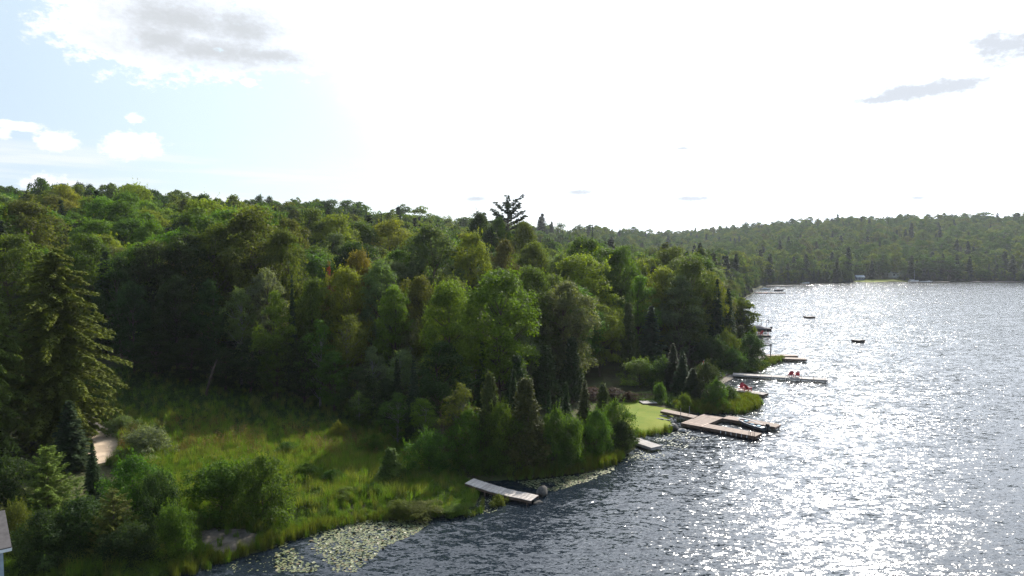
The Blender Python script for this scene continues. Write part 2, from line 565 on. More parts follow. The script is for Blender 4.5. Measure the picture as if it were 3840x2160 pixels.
def on_ground(px, py):
    """world point where the line of sight through a pixel first meets the terrain"""
    d = ray(px, py)
    t = 20.0 * np.exp(np.linspace(0, math.log(60.0), 420))
    P = np.array((0, 0, CAMZ)) + d * t[:, None]
    g = np.maximum(ground(P[:, 0], P[:, 1]), 0.0)
    k = int(np.argmax(P[:, 2] <= g))
    if P[k, 2] > g[k]:
        k = len(t) - 1
    a0, a1 = P[k - 1, 2] - g[k - 1], P[k, 2] - g[k]
    f = a0 / (a0 - a1 + 1e-9)
    p = P[k - 1] + (P[k] - P[k - 1]) * f
    p[2] = gz(p[0], p[1])
    return p


def build_ground():
    az = np.concatenate([np.linspace(-100, -46, 24), np.linspace(-45, 45, 460), np.linspace(46, 100, 24)])
    r = 14.0 * np.exp(np.linspace(0, math.log(4200 / 14.0), 330))
    A, RR = np.meshgrid(np.radians(az), r, indexing='ij')
    x, y = (np.sin(A) * RR).ravel(), (np.cos(A) * RR).ravel()
    z = np.empty_like(x)
    for i in range(0, len(x), 40000):
        z[i:i + 40000] = ground(x[i:i + 40000], y[i:i + 40000])
    n, k = len(az), len(r)
    i, j = np.meshgrid(np.arange(n - 1), np.arange(k - 1), indexing='ij')
    a = (i * k + j).ravel()
    q = np.stack([a, a + 1, a + k + 1, a + k], 1)
    m = bpy.data.materials.new('forest_floor')
    m.use_nodes = True
    w = NT(m.node_tree)
    p = w.n['Principled BSDF']
    tc = w.new('ShaderNodeTexCoord').outputs['Object']
    n1 = w.noise(tc, 0.35, 6, 0.65)
    n2 = w.noise(tc, 3.0, 4, 0.6)
    c = w.mix(w.step(n1, 0.35, 0.65), (0.050, 0.045, 0.022), (0.055, 0.070, 0.020))
    c = w.mix(w.math('MULTIPLY', w.step(n2, 0.45, 0.75), 0.6), c, (0.095, 0.080, 0.035))
    w.l.new(c, p.inputs['Base Color'])
    p.inputs['Roughness'].default_value = 0.95
    p.inputs['Specular IOR Level'].default_value = 0.1
    b = w.new('ShaderNodeBump')
    b.inputs['Distance'].default_value = 0.13
    w.l.new(n2, b.inputs['Height'])
    w.l.new(b.outputs[0], p.inputs['Normal'])
    o = link(bpy.data.objects.new('ground', mesh_np('ground', np.stack([x, y, z], 1), q, m, True)))
    tag(o, 'rising wooded land with brown and green earth', None, None, 'structure')


build_ground()


def build_water():
    m = bpy.data.materials.new('lake_water')
    m.use_nodes = True
    w = NT(m.node_tree)
    p = w.n['Principled BSDF']
    p.inputs['Base Color'].default_value = (0.010, 0.015, 0.021, 1)
    p.inputs['Roughness'].default_value = 0.13
    p.inputs['IOR'].default_value = 1.333
    tc = w.new('ShaderNodeTexCoord').outputs['Object']
    # wind blows from beyond on the far side; crests run across, slightly turned
    mp = w.new('ShaderNodeMapping')
    mp.inputs['Rotation'].default_value = (0, 0, R(24))
    mp.inputs['Scale'].default_value = (0.42, 1.0, 1.0)
    w.l.new(tc, mp.inputs['Vector'])
    v = mp.outputs[0]
    gust = w.noise(tc, 0.028, 3, 0.55)
    gust2 = w.noise(v, 0.10, 3, 0.5)

    def slope(scale, detail, rough, dist=0.0):
        n = w.new('ShaderNodeTexNoise', noise_dimensions='3D')
        w.l.new(v, n.inputs['Vector'])
        n.inputs['Scale'].default_value = scale
        n.inputs['Detail'].default_value = detail
        n.inputs['Roughness'].default_value = rough
        n.inputs['Distortion'].default_value = dist
        return w.vmath('SUBTRACT', n.outputs['Color'], (0.5, 0.5, 0.5))
    s1 = w.vmath('SCALE', slope(0.8, 2, 0.5, 0.4), scale=0.26)
    s2 = w.vmath('SCALE', slope(3.0, 2, 0.5, 0.3), scale=0.62)
    s3 = w.vmath('SCALE', slope(10.0, 2, 0.5), scale=0.66)
    sl = w.vmath('ADD', s1, w.vmath('ADD', s2, s3))
    amp = w.math('ADD', 0.30, w.math('ADD', w.math('MULTIPLY', gust, 0.70), w.math('MULTIPLY', gust2, 0.75)))
    sl = w.vmath('SCALE', sl, scale=amp)
    sl = w.vmath('MULTIPLY', sl, (0.98, 1.08, 0.0))
    vr = w.new('ShaderNodeVectorRotate', rotation_type='Z_AXIS')
    w.l.new(sl, vr.inputs['Vector'])
    vr.inputs['Angle'].default_value = R(-24)
    nrm = w.vmath('NORMALIZE', w.vmath('ADD', vr.outputs[0], (0, 0, 1)))
    w.l.new(nrm, p.inputs['Normal'])
    me = mesh_np('lake_water', [(-1500, -600, 0), (2500, -600, 0), (2500, 1500, 0), (-1500, 1500, 0)], np.array([[0, 1, 2, 3]]), m)
    o = link(bpy.data.objects.new('lake_water', me))
    tag(o, 'rippled dark lake water glittering in the sun', None, None, 'structure')


build_water()


def sheet(name, poly_px, m, lift, label, res=0.45, kind='structure', edge=0.25):
    """a patch of ground cover that follows the terrain"""
    P = np.array([on_ground(a * K, b * K)[:2] for a, b in poly_px])
    bm = bmesh.new()
    # dense ragged outline
    pts = []
    for i in range(len(P)):
        a, b = P[i], P[(i + 1) % len(P)]
        n = max(2, int(np.linalg.norm(b - a) / 0.6))
        for k in range(n):
            q = a + (b - a) * k / n
            pts.append(q + rng.normal(0, edge * 0.5, 2))
    vs = [bm.verts.new((q[0], q[1], 0)) for q in pts]
    bm.faces.new(vs)
    bmesh.ops.triangulate(bm, faces=bm.faces[:])
    for _ in range(4):
        long_e = [e for e in bm.edges if e.calc_length() > res * 2.0]
        if not long_e:
            break
        bmesh.ops.subdivide_edges(bm, edges=long_e, cuts=1)
        bmesh.ops.triangulate(bm, faces=[f for f in bm.faces if len(f.verts) > 3])
    xy = np.array([v.co[:2] for v in bm.verts])
    zz = ground(xy[:, 0], xy[:, 1])
    for v, z in zip(bm.verts, zz):
        v.co.z = z + lift
    bmesh.ops.recalc_face_normals(bm, faces=bm.faces[:])
    me = bpy.data.meshes.new(name)
    bm.to_mesh(me)
    bm.free()
    if me.polygons and me.polygons[0].normal.z < 0:
        me.flip_normals()
    me.materials.append(m)
    return tag(link(bpy.data.objects.new(name, me)), label, None, None, kind)


LAWN = [(1508, 1012), (1545, 1008), (1600, 1012), (1640, 1022), (1690, 1030), (1698, 1042), (1690, 1056), (1690, 1072), (1672, 1086), (1640, 1092), (1600, 1097), (1570, 1098), (1545, 1080), (1515, 1050)]
PATH = [(222, 1050), (245, 1052), (275, 1080), (305, 1108), (300, 1135), (280, 1160), (235, 1170), (222, 1140), (232, 1100)]
PATCH = [(490, 1340), (540, 1328), (600, 1330), (645, 1345), (650, 1368), (600, 1385), (570, 1398), (535, 1388), (505, 1365)]
BEACH = [(1800, 958), (1822, 950), (1835, 943), (1853, 941), (1848, 950), (1825, 963), (1812, 973), (1796, 975)]
sheet('lawn', LAWN, M['lawn'], 0.05, 'bright mown lawn sloping down to the tan dock')
sheet('path', PATH, M['sand'], 0.05, 'sandy track beside the silvery shrub')
sheet('sand_patch', PATCH, M['shaded_sand'], 0.03, 'grey sand patch, darkened for shade, in front of the big round bush')
sheet('beach', BEACH, M['grey_sand'], 0.06, 'strip of grey beach between the two grey docks', edge=0.1)

# ------------------------------------------------------------------ foliage makers
def rdir(n, g):
    v = g.normal(size=(n, 3))
    return v / (np.linalg.norm(v, axis=1, keepdims=True) + 1e-9)


def leaf_quads(c, nrm, size, g, aspect=0.6, along=None, fold=0.18):
    """diamond-shaped leaves (one quad each) at centres c facing nrm; along: preferred long direction"""
    n = len(c)
    nrm = nrm / (np.linalg.norm(nrm, axis=1, keepdims=True) + 1e-9)
    a = rdir(n, g) if along is None else along + 0.25 * rdir(n, g)
    u = a - (a * nrm).sum(1, keepdims=True) * nrm
    u /= np.linalg.norm(u, axis=1, keepdims=True) + 1e-9
    v = np.cross(nrm, u)
    s = np.asarray(size).reshape(-1, 1) * np.ones((n, 1))
    P = np.stack([c + u * s * 0.5, c + v * s * 0.5 * aspect + nrm * s * fold * 0.5, c - u * s * 0.5, c - v * s * 0.5 * aspect + nrm * s * fold * 0.5], 1)
    return P.reshape(-1, 3)


def foliage_mesh(name, P, tone, m, extra=None):
    """P (4n,3) leaf corners, tone (n,); extra: (MB, material) joined as second material"""
    n = len(P) // 4
    q = np.arange(4 * n).reshape(-1, 4)
    tv = np.repeat(np.asarray(tone, np.float32), 4)
    if extra is None:
        me = mesh_np(name, P, q, m)
    else:
        mb, m2 = extra
        ev = np.array(mb.v, np.float32)
        quads = np.array([f for f in mb.f if len(f) == 4], np.int32)
        me = mesh_np(name, np.vstack([P, ev]), [q, quads + 4 * n], [m, m2], matidx=np.r_[np.zeros(n), np.ones(len(quads))])
        tv = np.r_[tv, np.zeros(len(ev), np.float32)]
    a = me.attributes.new('tone', 'FLOAT', 'POINT')
    a.data.foreach_set('value', tv.astype(np.float32))
    return me


PROFILE = {
    'round': lambda t: np.sqrt(np.maximum(0, 1 - (2 * np.clip(t, 0, 1) * 0.97 - 0.86) ** 2 / 1.26)),
    'oval': lambda t: np.sin(np.pi * np.clip(t * 0.93 + 0.06, 0, 1)) ** 0.62,
    'dome': lambda t: np.sqrt(np.maximum(0, 1 - np.clip(t, 0, 1) ** 2.3)) * (0.82 + 0.18 * np.clip(t * 4, 0, 1)),
    'flame': lambda t: (1 - np.clip(t, 0, 1)) ** 0.62 * np.clip(t * 6 + 0.55, 0, 1),
    'vase': lambda t: np.clip(0.35 + t * 1.1, 0, 1) * np.sqrt(np.maximum(0, 1 - np.clip(t, 0, 1) ** 5)),
}


def broadleaf(seed, H, Wd, base, prof, nclump, nleaf, lsize, clump=0.15, lobes=5, inner=0.22, upright=0.0, amp=1.0, shoots=0):
    """returns trunk MB, leaf corners, tone. H height, Wd crown width, base crown start (fraction)"""
    g = np.random.default_rng(seed)
    f = PROFILE[prof]
    z0 = base * H
    ch = H - z0
    ph = g.uniform(0, 6.28, 4)
    C, Rr = [], []
    tries = 0
    while len(C) < nclump and tries < 4000:
        tries += 1
        t = g.uniform(0, 1) ** 0.9
        th = g.uniform(0, 2 * math.pi)
        lob = 1 + amp * (0.16 * math.sin(lobes * th + ph[0] + 3 * t) + 0.12 * math.sin(2 * th + ph[1]) + 0.09 * math.sin(9 * t + ph[2]))
        rad = float(f(np.array(t))) * Wd / 2 * lob
        rr = rad * (g.uniform(0.80, 1.0) if g.uniform() > inner else g.uniform(0.25, 0.75))
        cr = Wd * clump * g.uniform(0.55, 1.4)
        p = np.array((math.cos(th) * max(rr - cr * 0.5, 0), math.sin(th) * max(rr - cr * 0.5, 0), z0 + t * (ch - cr * 0.6)))
        if len(C) > 6 and g.uniform() < 0.8:
            dd = np.linalg.norm(np.array(C) - p, axis=1)
            if dd.min() < cr * 0.62:
                continue
        C.append(p)
        Rr.append(cr)
    C, Rr = np.array(C), np.array(Rr)
    P, T = [], []
    for c, cr in zip(C, Rr):
        n = max(8, int(nleaf * (cr / (Wd * clump)) ** 2))
        d = rdir(n, g)
        d[:, 2] = np.where(d[:, 2] < -0.35, -d[:, 2], d[:, 2])
        sub = 1 + 0.28 * np.sin(d[:, 0] * 5 + cr * 9) * np.cos(d[:, 1] * 5 + c[2])
        rad = cr * sub * g.uniform(0.45, 1.08, n) ** 0.6
        pos = c + d * rad[:, None] * np.array((1, 1, 0.78 + upright))
        nr = d * 0.55 + np.array((0, 0, 0.55)) + 0.75 * rdir(n, g)
        tn = g.uniform(0, 1)
        P.append(leaf_quads(pos, nr, lsize * g.uniform(0.6, 1.35, n), g, 0.62))
        T.append(np.clip(tn * 0.75 + 0.25 * g.uniform(0, 1, n), 0, 1))
    for _ in range(shoots):
        i = int(g.integers(len(C)))
        dv = np.array((C[i][0], C[i][1], 0)) / (np.linalg.norm(C[i][:2]) + 1e-6) * g.uniform(0.1, 0.7) + np.array((g.normal(0, 0.15), g.normal(0, 0.15), 1.0))
        dv /= np.linalg.norm(dv)
        n = int(g.integers(10, 20))
        s = np.linspace(0.2, 1.0, n) * Rr[i] * g.uniform(1.5, 2.3)
        pos = C[i] + dv * s[:, None] + g.normal(0, lsize * 0.35, (n, 3))
        P.append(leaf_quads(pos, rdir(n, g) + np.array((0, 0, 0.5)), lsize * g.uniform(0.6, 1.2, n), g, 0.6))
        T.append(np.full(n, g.uniform(0.3, 1.0)))
    tr = MB()
    top = z0 + ch * 0.72
    lean = g.normal(0, 0.03, 2) * H
    pts = [(0, 0, -0.5), (lean[0] * 0.2, lean[1] * 0.2, H * 0.12), (lean[0] * 0.5, lean[1] * 0.5, max(z0, H * 0.3)), (lean[0], lean[1], top)]
    r0 = max(0.045, 0.0125 * H)
    tr.tube(pts, [r0 * 1.35, r0, r0 * 0.75, r0 * 0.2], 7, cap=False)
    for c in C[:: max(1, len(C) // 34)]:
        zz = float(np.clip(c[2] - 0.28 * H * g.uniform(0.3, 0.9), z0 * 0.8, top))
        k = (zz / top)
        s = np.array((lean[0] * k, lean[1] * k, zz))
        mid = (s + c) / 2 + np.array((0, 0, -0.06 * np.linalg.norm(c - s)))
        tr.tube([s, mid, c], [r0 * 0.36, r0 * 0.22, r0 * 0.07], 4, cap=False)
    return tr, np.vstack(P), np.concatenate(T)


def conifer(seed, H, Wd, whorls, per, droop=0.25, spray=0.5, base=0.06, dens=1.0, power=0.85, ragged=0.25, wid=0.16, hang=0.35, upturn=0.0, fan=1, skirt=1.0):
    g = np.random.default_rng(seed)
    tr = MB()
    r0 = 0.014 * H
    tr.tube([(0, 0, -0.5), (0, 0, H * 0.3), (0.02 * H * g.normal(), 0.01 * H * g.normal(), H * 0.97)], [r0 * 1.3, r0, r0 * 0.1], 7, cap=False)
    P, T = [], []
    for wv in range(whorls):
        t = base + (1 - base) * (wv + g.uniform(-0.3, 0.3)) / whorls
        t = min(max(t, base), 0.995)
        L0 = Wd / 2 * (1 - t) ** power * (1 + 0.10 * math.sin(wv * 0.9 + seed)) * min(1.0, skirt + (t - base) * 2.2) + 0.10
        nb = max(3, int(per * (0.55 + 0.45 * (1 - t))))
        for b in range(nb):
            th = 2 * math.pi * (b + g.uniform(-0.35, 0.35)) / nb + wv * 2.4
            L = L0 * g.uniform(1 - ragged, 1 + ragged * 0.7)
            dr = droop * g.uniform(0.6, 1.4) * (0.4 + 0.9 * (1 - t))
            dirh = np.array((math.cos(th), math.sin(th), 0))
            side = np.array((-dirh[1], dirh[0], 0))
            z = t * H + g.uniform(-0.3, 0.3) * H / whorls
            n = max(3, int(L / spray * 2.6 * dens))
            s = np.linspace(0.12, 1.0, n) + g.uniform(-0.05, 0.05, n)
            rise = -dr * s ** 1.3 + (0.22 * s * (1 - 0.6 * s)) + upturn * s ** 2
            c0 = dirh * (s * L)[:, None] + np.array((0, 0, 1)) * (z + rise * L)[:, None]
            tn = g.uniform(0, 1)
            if b % 2 == 0 and L > 0.8:
                tr.tube([(0, 0, z), tuple(c0[n // 2]), tuple(c0[-1])], [r0 * 0.22 * (1 - t) + 0.012, 0.012, 0.006], 3, cap=False)
            for sgn in np.linspace(-1, 1, 2 * fan + 1):
                k = c0 + side * (sgn * (spray * 0.42 * (1.05 - 0.6 * s) * L ** 0.35 + (0.13 * L * (1.1 - s) if fan > 1 else 0.0)))[:, None] + g.normal(0, 0.05 * spray * (1 if fan == 1 else 2.5), (n, 3))
                k[:, 2] -= abs(sgn) * (0.10 * spray + (0.05 * L if fan > 1 else 0.0))
                al = dirh * 0.75 + side * sgn * 0.9 + np.array((0, 0, -hang * abs(sgn) - dr * 0.5 + upturn * 0.8))
                nr = np.tile(np.array((0, 0, 1.0)), (n, 1)) + 0.55 * rdir(n, g) + side * sgn * 0.3
                P.append(leaf_quads(k, nr, spray * g.uniform(0.7, 1.25, n), g, wid / spray * 1.7, np.tile(al, (n, 1)), 0.1))
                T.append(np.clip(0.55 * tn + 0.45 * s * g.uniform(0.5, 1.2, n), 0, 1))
    # leader
    k = np.array([(0, 0, H * q) for q in (0.95, 0.975, 1.0)])
    P.append(leaf_quads(k, rdir(3, g) * np.array((1, 1, 0.1)), spray * 0.8, g, 0.3, np.tile((0, 0, 1.0), (3, 1)), 0.1))
    T.append(np.full(3, 0.6))
    return tr, np.vstack(P), np.concatenate(T)


def white_pine(seed, H, Wd):
    g = np.random.default_rng(seed)
    tr = MB()
    r0 = 0.016 * H
    tr.tube([(0, 0, -0.5), (0, 0, H * 0.5), (0.15, 0.1, H * 0.98)], [r0 * 1.3, r0, r0 * 0.2], 7, cap=False)
    P, T = [], []
    for i in range(40):
        t = 0.42 + 0.57 * (i / 39) + g.uniform(-0.01, 0.01)
        L = Wd / 2 * (0.42 + 0.9 * (1 - t) ** 0.5) * g.uniform(0.5, 1.0)
        th = i * 2.4 + g.uniform(-0.5, 0.5)
        dirh = np.array((math.cos(th), math.sin(th), 0))
        up = g.uniform(0.12, 0.42) + 0.55 * max(0, t - 0.75) / 0.25
        a = np.array((0, 0, t * H))
        e = a + dirh * L + np.array((0, 0, up * L))
        mid = (a + e) / 2 - np.array((0, 0, 0.08 * L))
        tr.tube([a, mid, e], [r0 * 0.35, r0 * 0.2, 0.02], 4, cap=False)
        for s in np.linspace(0.30, 1.0, max(4, int(L / 0.40))):
            q = (1 - s) ** 2 * a + 2 * s * (1 - s) * mid + s * s * e
            for _ in range(4):
                c = q + g.normal(0, 0.30, 3) * np.array((1, 1, 0.3))
                n = 22
                d = rdir(n, g)
                d[:, 2] = np.abs(d[:, 2]) * 0.6 + 0.05
                d += dirh * 0.5
                P.append(leaf_quads(c + d * 0.22, rdir(n, g), g.uniform(0.4, 0.65, n), g, 0.2, d, 0.05))
                T.append(np.full(n, g.uniform(0, 1)))
    return tr, np.vstack(P), np.concatenate(T)


LIB = {}            # kind -> list of (height, width, crown mesh, trunk mesh)


def lib(kind, H, Wd, made, leafm, barkm):
    tr, P, T = made
    cm = foliage_mesh(kind + '_crown', P, T, leafm)
    tm = tr.mesh(kind + '_trunk', barkm, True)
    LIB.setdefault(kind, []).append((H, Wd, cm, tm))


for s_ in range(5):
    lib('maple', 16, 9.5, broadleaf(100 + s_, 16, 9.5, 0.20, 'round', 135, 200, 0.27, 0.115, shoots=40), M['leaf'], M['bark'])
for s_ in range(4):
    lib('poplar', 16, 7.0, broadleaf(200 + s_, 16, 7.0, 0.14, 'oval', 125, 165, 0.235, 0.125, amp=1.3, shoots=50), M['leaf'], M['bark'])
for s_ in range(3):
    lib('birch', 12, 5.0, broadleaf(300 + s_, 12, 5.0, 0.12, 'oval', 95, 120, 0.175, 0.14, inner=0.35, amp=1.3, shoots=40), M['leaf'], M['pale_bark'])
for s_ in range(4):
    lib('shrub', 3.2, 3.8, broadleaf(400 + s_, 3.2, 3.8, 0.03, 'dome', 120, 120, 0.115, 0.115, inner=0.25, amp=1.9, shoots=90), M['leaf'], M['bark'])
for s_ in range(3):
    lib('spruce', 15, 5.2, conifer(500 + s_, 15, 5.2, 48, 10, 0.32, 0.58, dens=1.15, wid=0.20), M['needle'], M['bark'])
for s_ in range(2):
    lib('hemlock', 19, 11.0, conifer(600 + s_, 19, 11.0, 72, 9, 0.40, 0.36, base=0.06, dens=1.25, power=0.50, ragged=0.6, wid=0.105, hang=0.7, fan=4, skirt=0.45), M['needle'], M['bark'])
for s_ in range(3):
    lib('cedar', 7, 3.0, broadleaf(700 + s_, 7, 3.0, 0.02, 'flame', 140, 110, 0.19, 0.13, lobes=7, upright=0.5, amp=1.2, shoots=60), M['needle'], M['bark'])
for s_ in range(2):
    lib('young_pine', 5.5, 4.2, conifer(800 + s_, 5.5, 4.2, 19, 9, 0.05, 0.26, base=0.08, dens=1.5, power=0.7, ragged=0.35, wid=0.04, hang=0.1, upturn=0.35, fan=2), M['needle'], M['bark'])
lib('white_pine', 24, 12, white_pine(900, 24, 12), M['needle'], M['bark'])
for s_ in range(2):
    lib('bare_spruce', 14, 4.2, conifer(950 + s_, 14, 4.2, 34, 8, 0.40, 0.42, dens=0.75, ragged=0.45, wid=0.10), M['needle'], M['bark'])

# light versions for the far woods (crown and trunk in one mesh)
FAR = bpy.data.collections.new('far_tree_shapes')


def far_shape(i, made, leafm):
    tr, P, T = made
    o = bpy.data.objects.new('far_tree_%02d' % i, foliage_mesh('far_tree_%02d' % i, P, T, leafm, (tr, M['bark'])))
    FAR.objects.link(o)


FAR_H = []
for s_ in range(6):
    far_shape(s_, broadleaf(1000 + s_, 16, 9.5, 0.18, 'round' if s_ % 2 else 'oval', 75, 62, 0.55, 0.125, amp=1.3), M['far_leaf'])
for s_ in range(4):
    far_shape(6 + s_, conifer(1100 + s_, 17, 5.6, 30, 8, 0.33, 1.05, dens=0.95, wid=0.46, power=0.75), M['far_needle'])

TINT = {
    'green': (0.056, 0.104, 0.018), 'fresh': (0.084, 0.142, 0.020), 'yellow': (0.132, 0.158, 0.020), 'olive': (0.078, 0.098, 0.022), 'pale': (0.100, 0.126, 0.062), 'silver_lit': (0.115, 0.142, 0.085),  # the silvery tint is brightened in place of sunlight its shrub lacks
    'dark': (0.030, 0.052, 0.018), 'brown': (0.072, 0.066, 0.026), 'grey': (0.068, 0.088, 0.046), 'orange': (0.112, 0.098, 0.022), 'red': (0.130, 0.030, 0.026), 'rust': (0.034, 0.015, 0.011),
    'spruce': (0.034, 0.056, 0.026), 'blue': (0.036, 0.058, 0.038), 'hem': (0.102, 0.132, 0.028), 'cedar': (0.060, 0.074, 0.026), 'weed_yellow': (0.095, 0.115, 0.024),  # last tint is the yellow green of weeds and low bushes
}
NAME = {'maple': 'broadleaf_tree', 'poplar': 'broadleaf_tree', 'birch': 'birch_tree', 'shrub': 'shrub', 'spruce': 'spruce_tree', 'hemlock': 'hemlock_tree', 'cedar': 'cedar_tree', 'young_pine': 'young_pine_tree',
        'white_pine': 'pine_tree', 'bare_spruce': 'spruce_tree'}
CAT = {'shrub': 'shrub'}
TREES = []          # (x, y, crown radius)
tree_count = 0


def plant(kind, x, y, h, wd, tint, label, group=None, z=None, rz=None, var=None):
    """one tree or shrub: an Empty with its trunk and its crown"""
    global tree_count
    tree_count += 1
    g = random.Random(tree_count * 13 + 5)
    L = LIB[kind]
    H0, W0, cm, tm = L[(tree_count if var is None else var) % len(L)]
    if z is None:
        z = gz(x, y)
    e = empty(NAME[kind], (x, y, z - 0.05), g.uniform(0, 6.28) if rz is None else rz, label, CAT.get(kind, 'tree'), group)
    e.scale = (wd / W0, wd / W0, h / H0)
    c = link(bpy.data.objects.new('crown', cm), e)
    t = link(bpy.data.objects.new('stems' if kind == 'shrub' else 'trunk', tm), e)
    col = TINT[tint] if isinstance(tint, str) else tint
    j = [g.uniform(0.88, 1.14) for _ in range(3)]
    c.color = (col[0] * j[0], col[1] * j[1], col[2] * j[2], 1)
    TREES.append((x, y, wd / 2))
    return e


def hero(kind, x, ytop, Y, w, tint, label, group=None, var=None):
    """tree given by picture column and row of its top, its distance and its width (display pixels)"""
    px = x * K
    wx = (px - CX) / FPX * Y * math.cos(PITCH)
    z0 = gz(wx, Y)
    d = ray(px, ytop * K)
    ztop = CAMZ + d[2] / d[1] * Y
    return plant(kind, wx, Y, max(1.5, ztop - z0), w * K / FPX * Y, tint, label, group, z0, var=var)


def low(kind, x, ytop, ybase, w, tint, label, group=None, var=None):
    """shrub or small tree given by the rows of its top and foot"""
    b = on_ground(x * K, ybase * K)
    d = ray(x * K, ytop * K)
    Yc = b[1] + 0.25 * w * K / FPX * b[1]
    ztop = CAMZ + d[2] / d[1] * Yc
    z0 = gz(b[0] * Yc / b[1], Yc)
    return plant(kind, b[0] * Yc / b[1], Yc, max(0.6, ztop - z0), w * K / FPX * Yc, tint, label, group, z0, var=var)


# ------------------------------------------------------------------ instanced ground cover (uncountable: stuff)
def scatter(name, pts, rot, scl, idx, coll, label, group=None):
    me = bpy.data.meshes.new(name)
    n = len(pts)
    me.vertices.add(n)
    me.vertices.foreach_set('co', np.asarray(pts, np.float32).ravel())
    for nm, typ, dat, key in (('rot', 'FLOAT_VECTOR', rot, 'vector'), ('scl', 'FLOAT_VECTOR', scl, 'vector'), ('idx', 'INT', idx, 'value')):
        a = me.attributes.new(nm, typ, 'POINT')
        a.data.foreach_set(key, np.asarray(dat, np.int32 if typ == 'INT' else np.float32).ravel())
    me.update()
    o = link(bpy.data.objects.new(name, me))
    ng = bpy.data.node_groups.new(name, 'GeometryNodeTree')
    ng.interface.new_socket('Geometry', in_out='INPUT', socket_type='NodeSocketGeometry')
    ng.interface.new_socket('Geometry', in_out='OUTPUT', socket_type='NodeSocketGeometry')
    N, Lk = ng.nodes, ng.links
    gi, go = N.new('NodeGroupInput'), N.new('NodeGroupOutput')
    iop = N.new('GeometryNodeInstanceOnPoints')
    ci = N.new('GeometryNodeCollectionInfo')
    ci.inputs['Collection'].default_value = coll
    ci.inputs['Separate Children'].default_value = True
    ci.inputs['Reset Children'].default_value = True

    def attr(nm, typ):
        a = N.new('GeometryNodeInputNamedAttribute')
        a.data_type = typ
        a.inputs['Name'].default_value = nm
        return [s for s in a.outputs if s.enabled and s.name == 'Attribute'][0]
    e2r = N.new('FunctionNodeEulerToRotation')
    Lk.new(attr('rot', 'FLOAT_VECTOR'), e2r.inputs[0])
    Lk.new(gi.outputs[0], iop.inputs['Points'])
    Lk.new(ci.outputs[0], iop.inputs['Instance'])
    iop.inputs['Pick Instance'].default_value = True
    Lk.new(attr('idx', 'INT'), iop.inputs['Instance Index'])
    Lk.new(e2r.outputs[0], iop.inputs['Rotation'])
    Lk.new(attr('scl', 'FLOAT_VECTOR'), iop.inputs['Scale'])
    Lk.new(iop.outputs[0], go.inputs[0])
    md = o.modifiers.new('scatter', 'NODES')
    md.node_group = ng
    return tag(o, label, None, group, 'stuff')

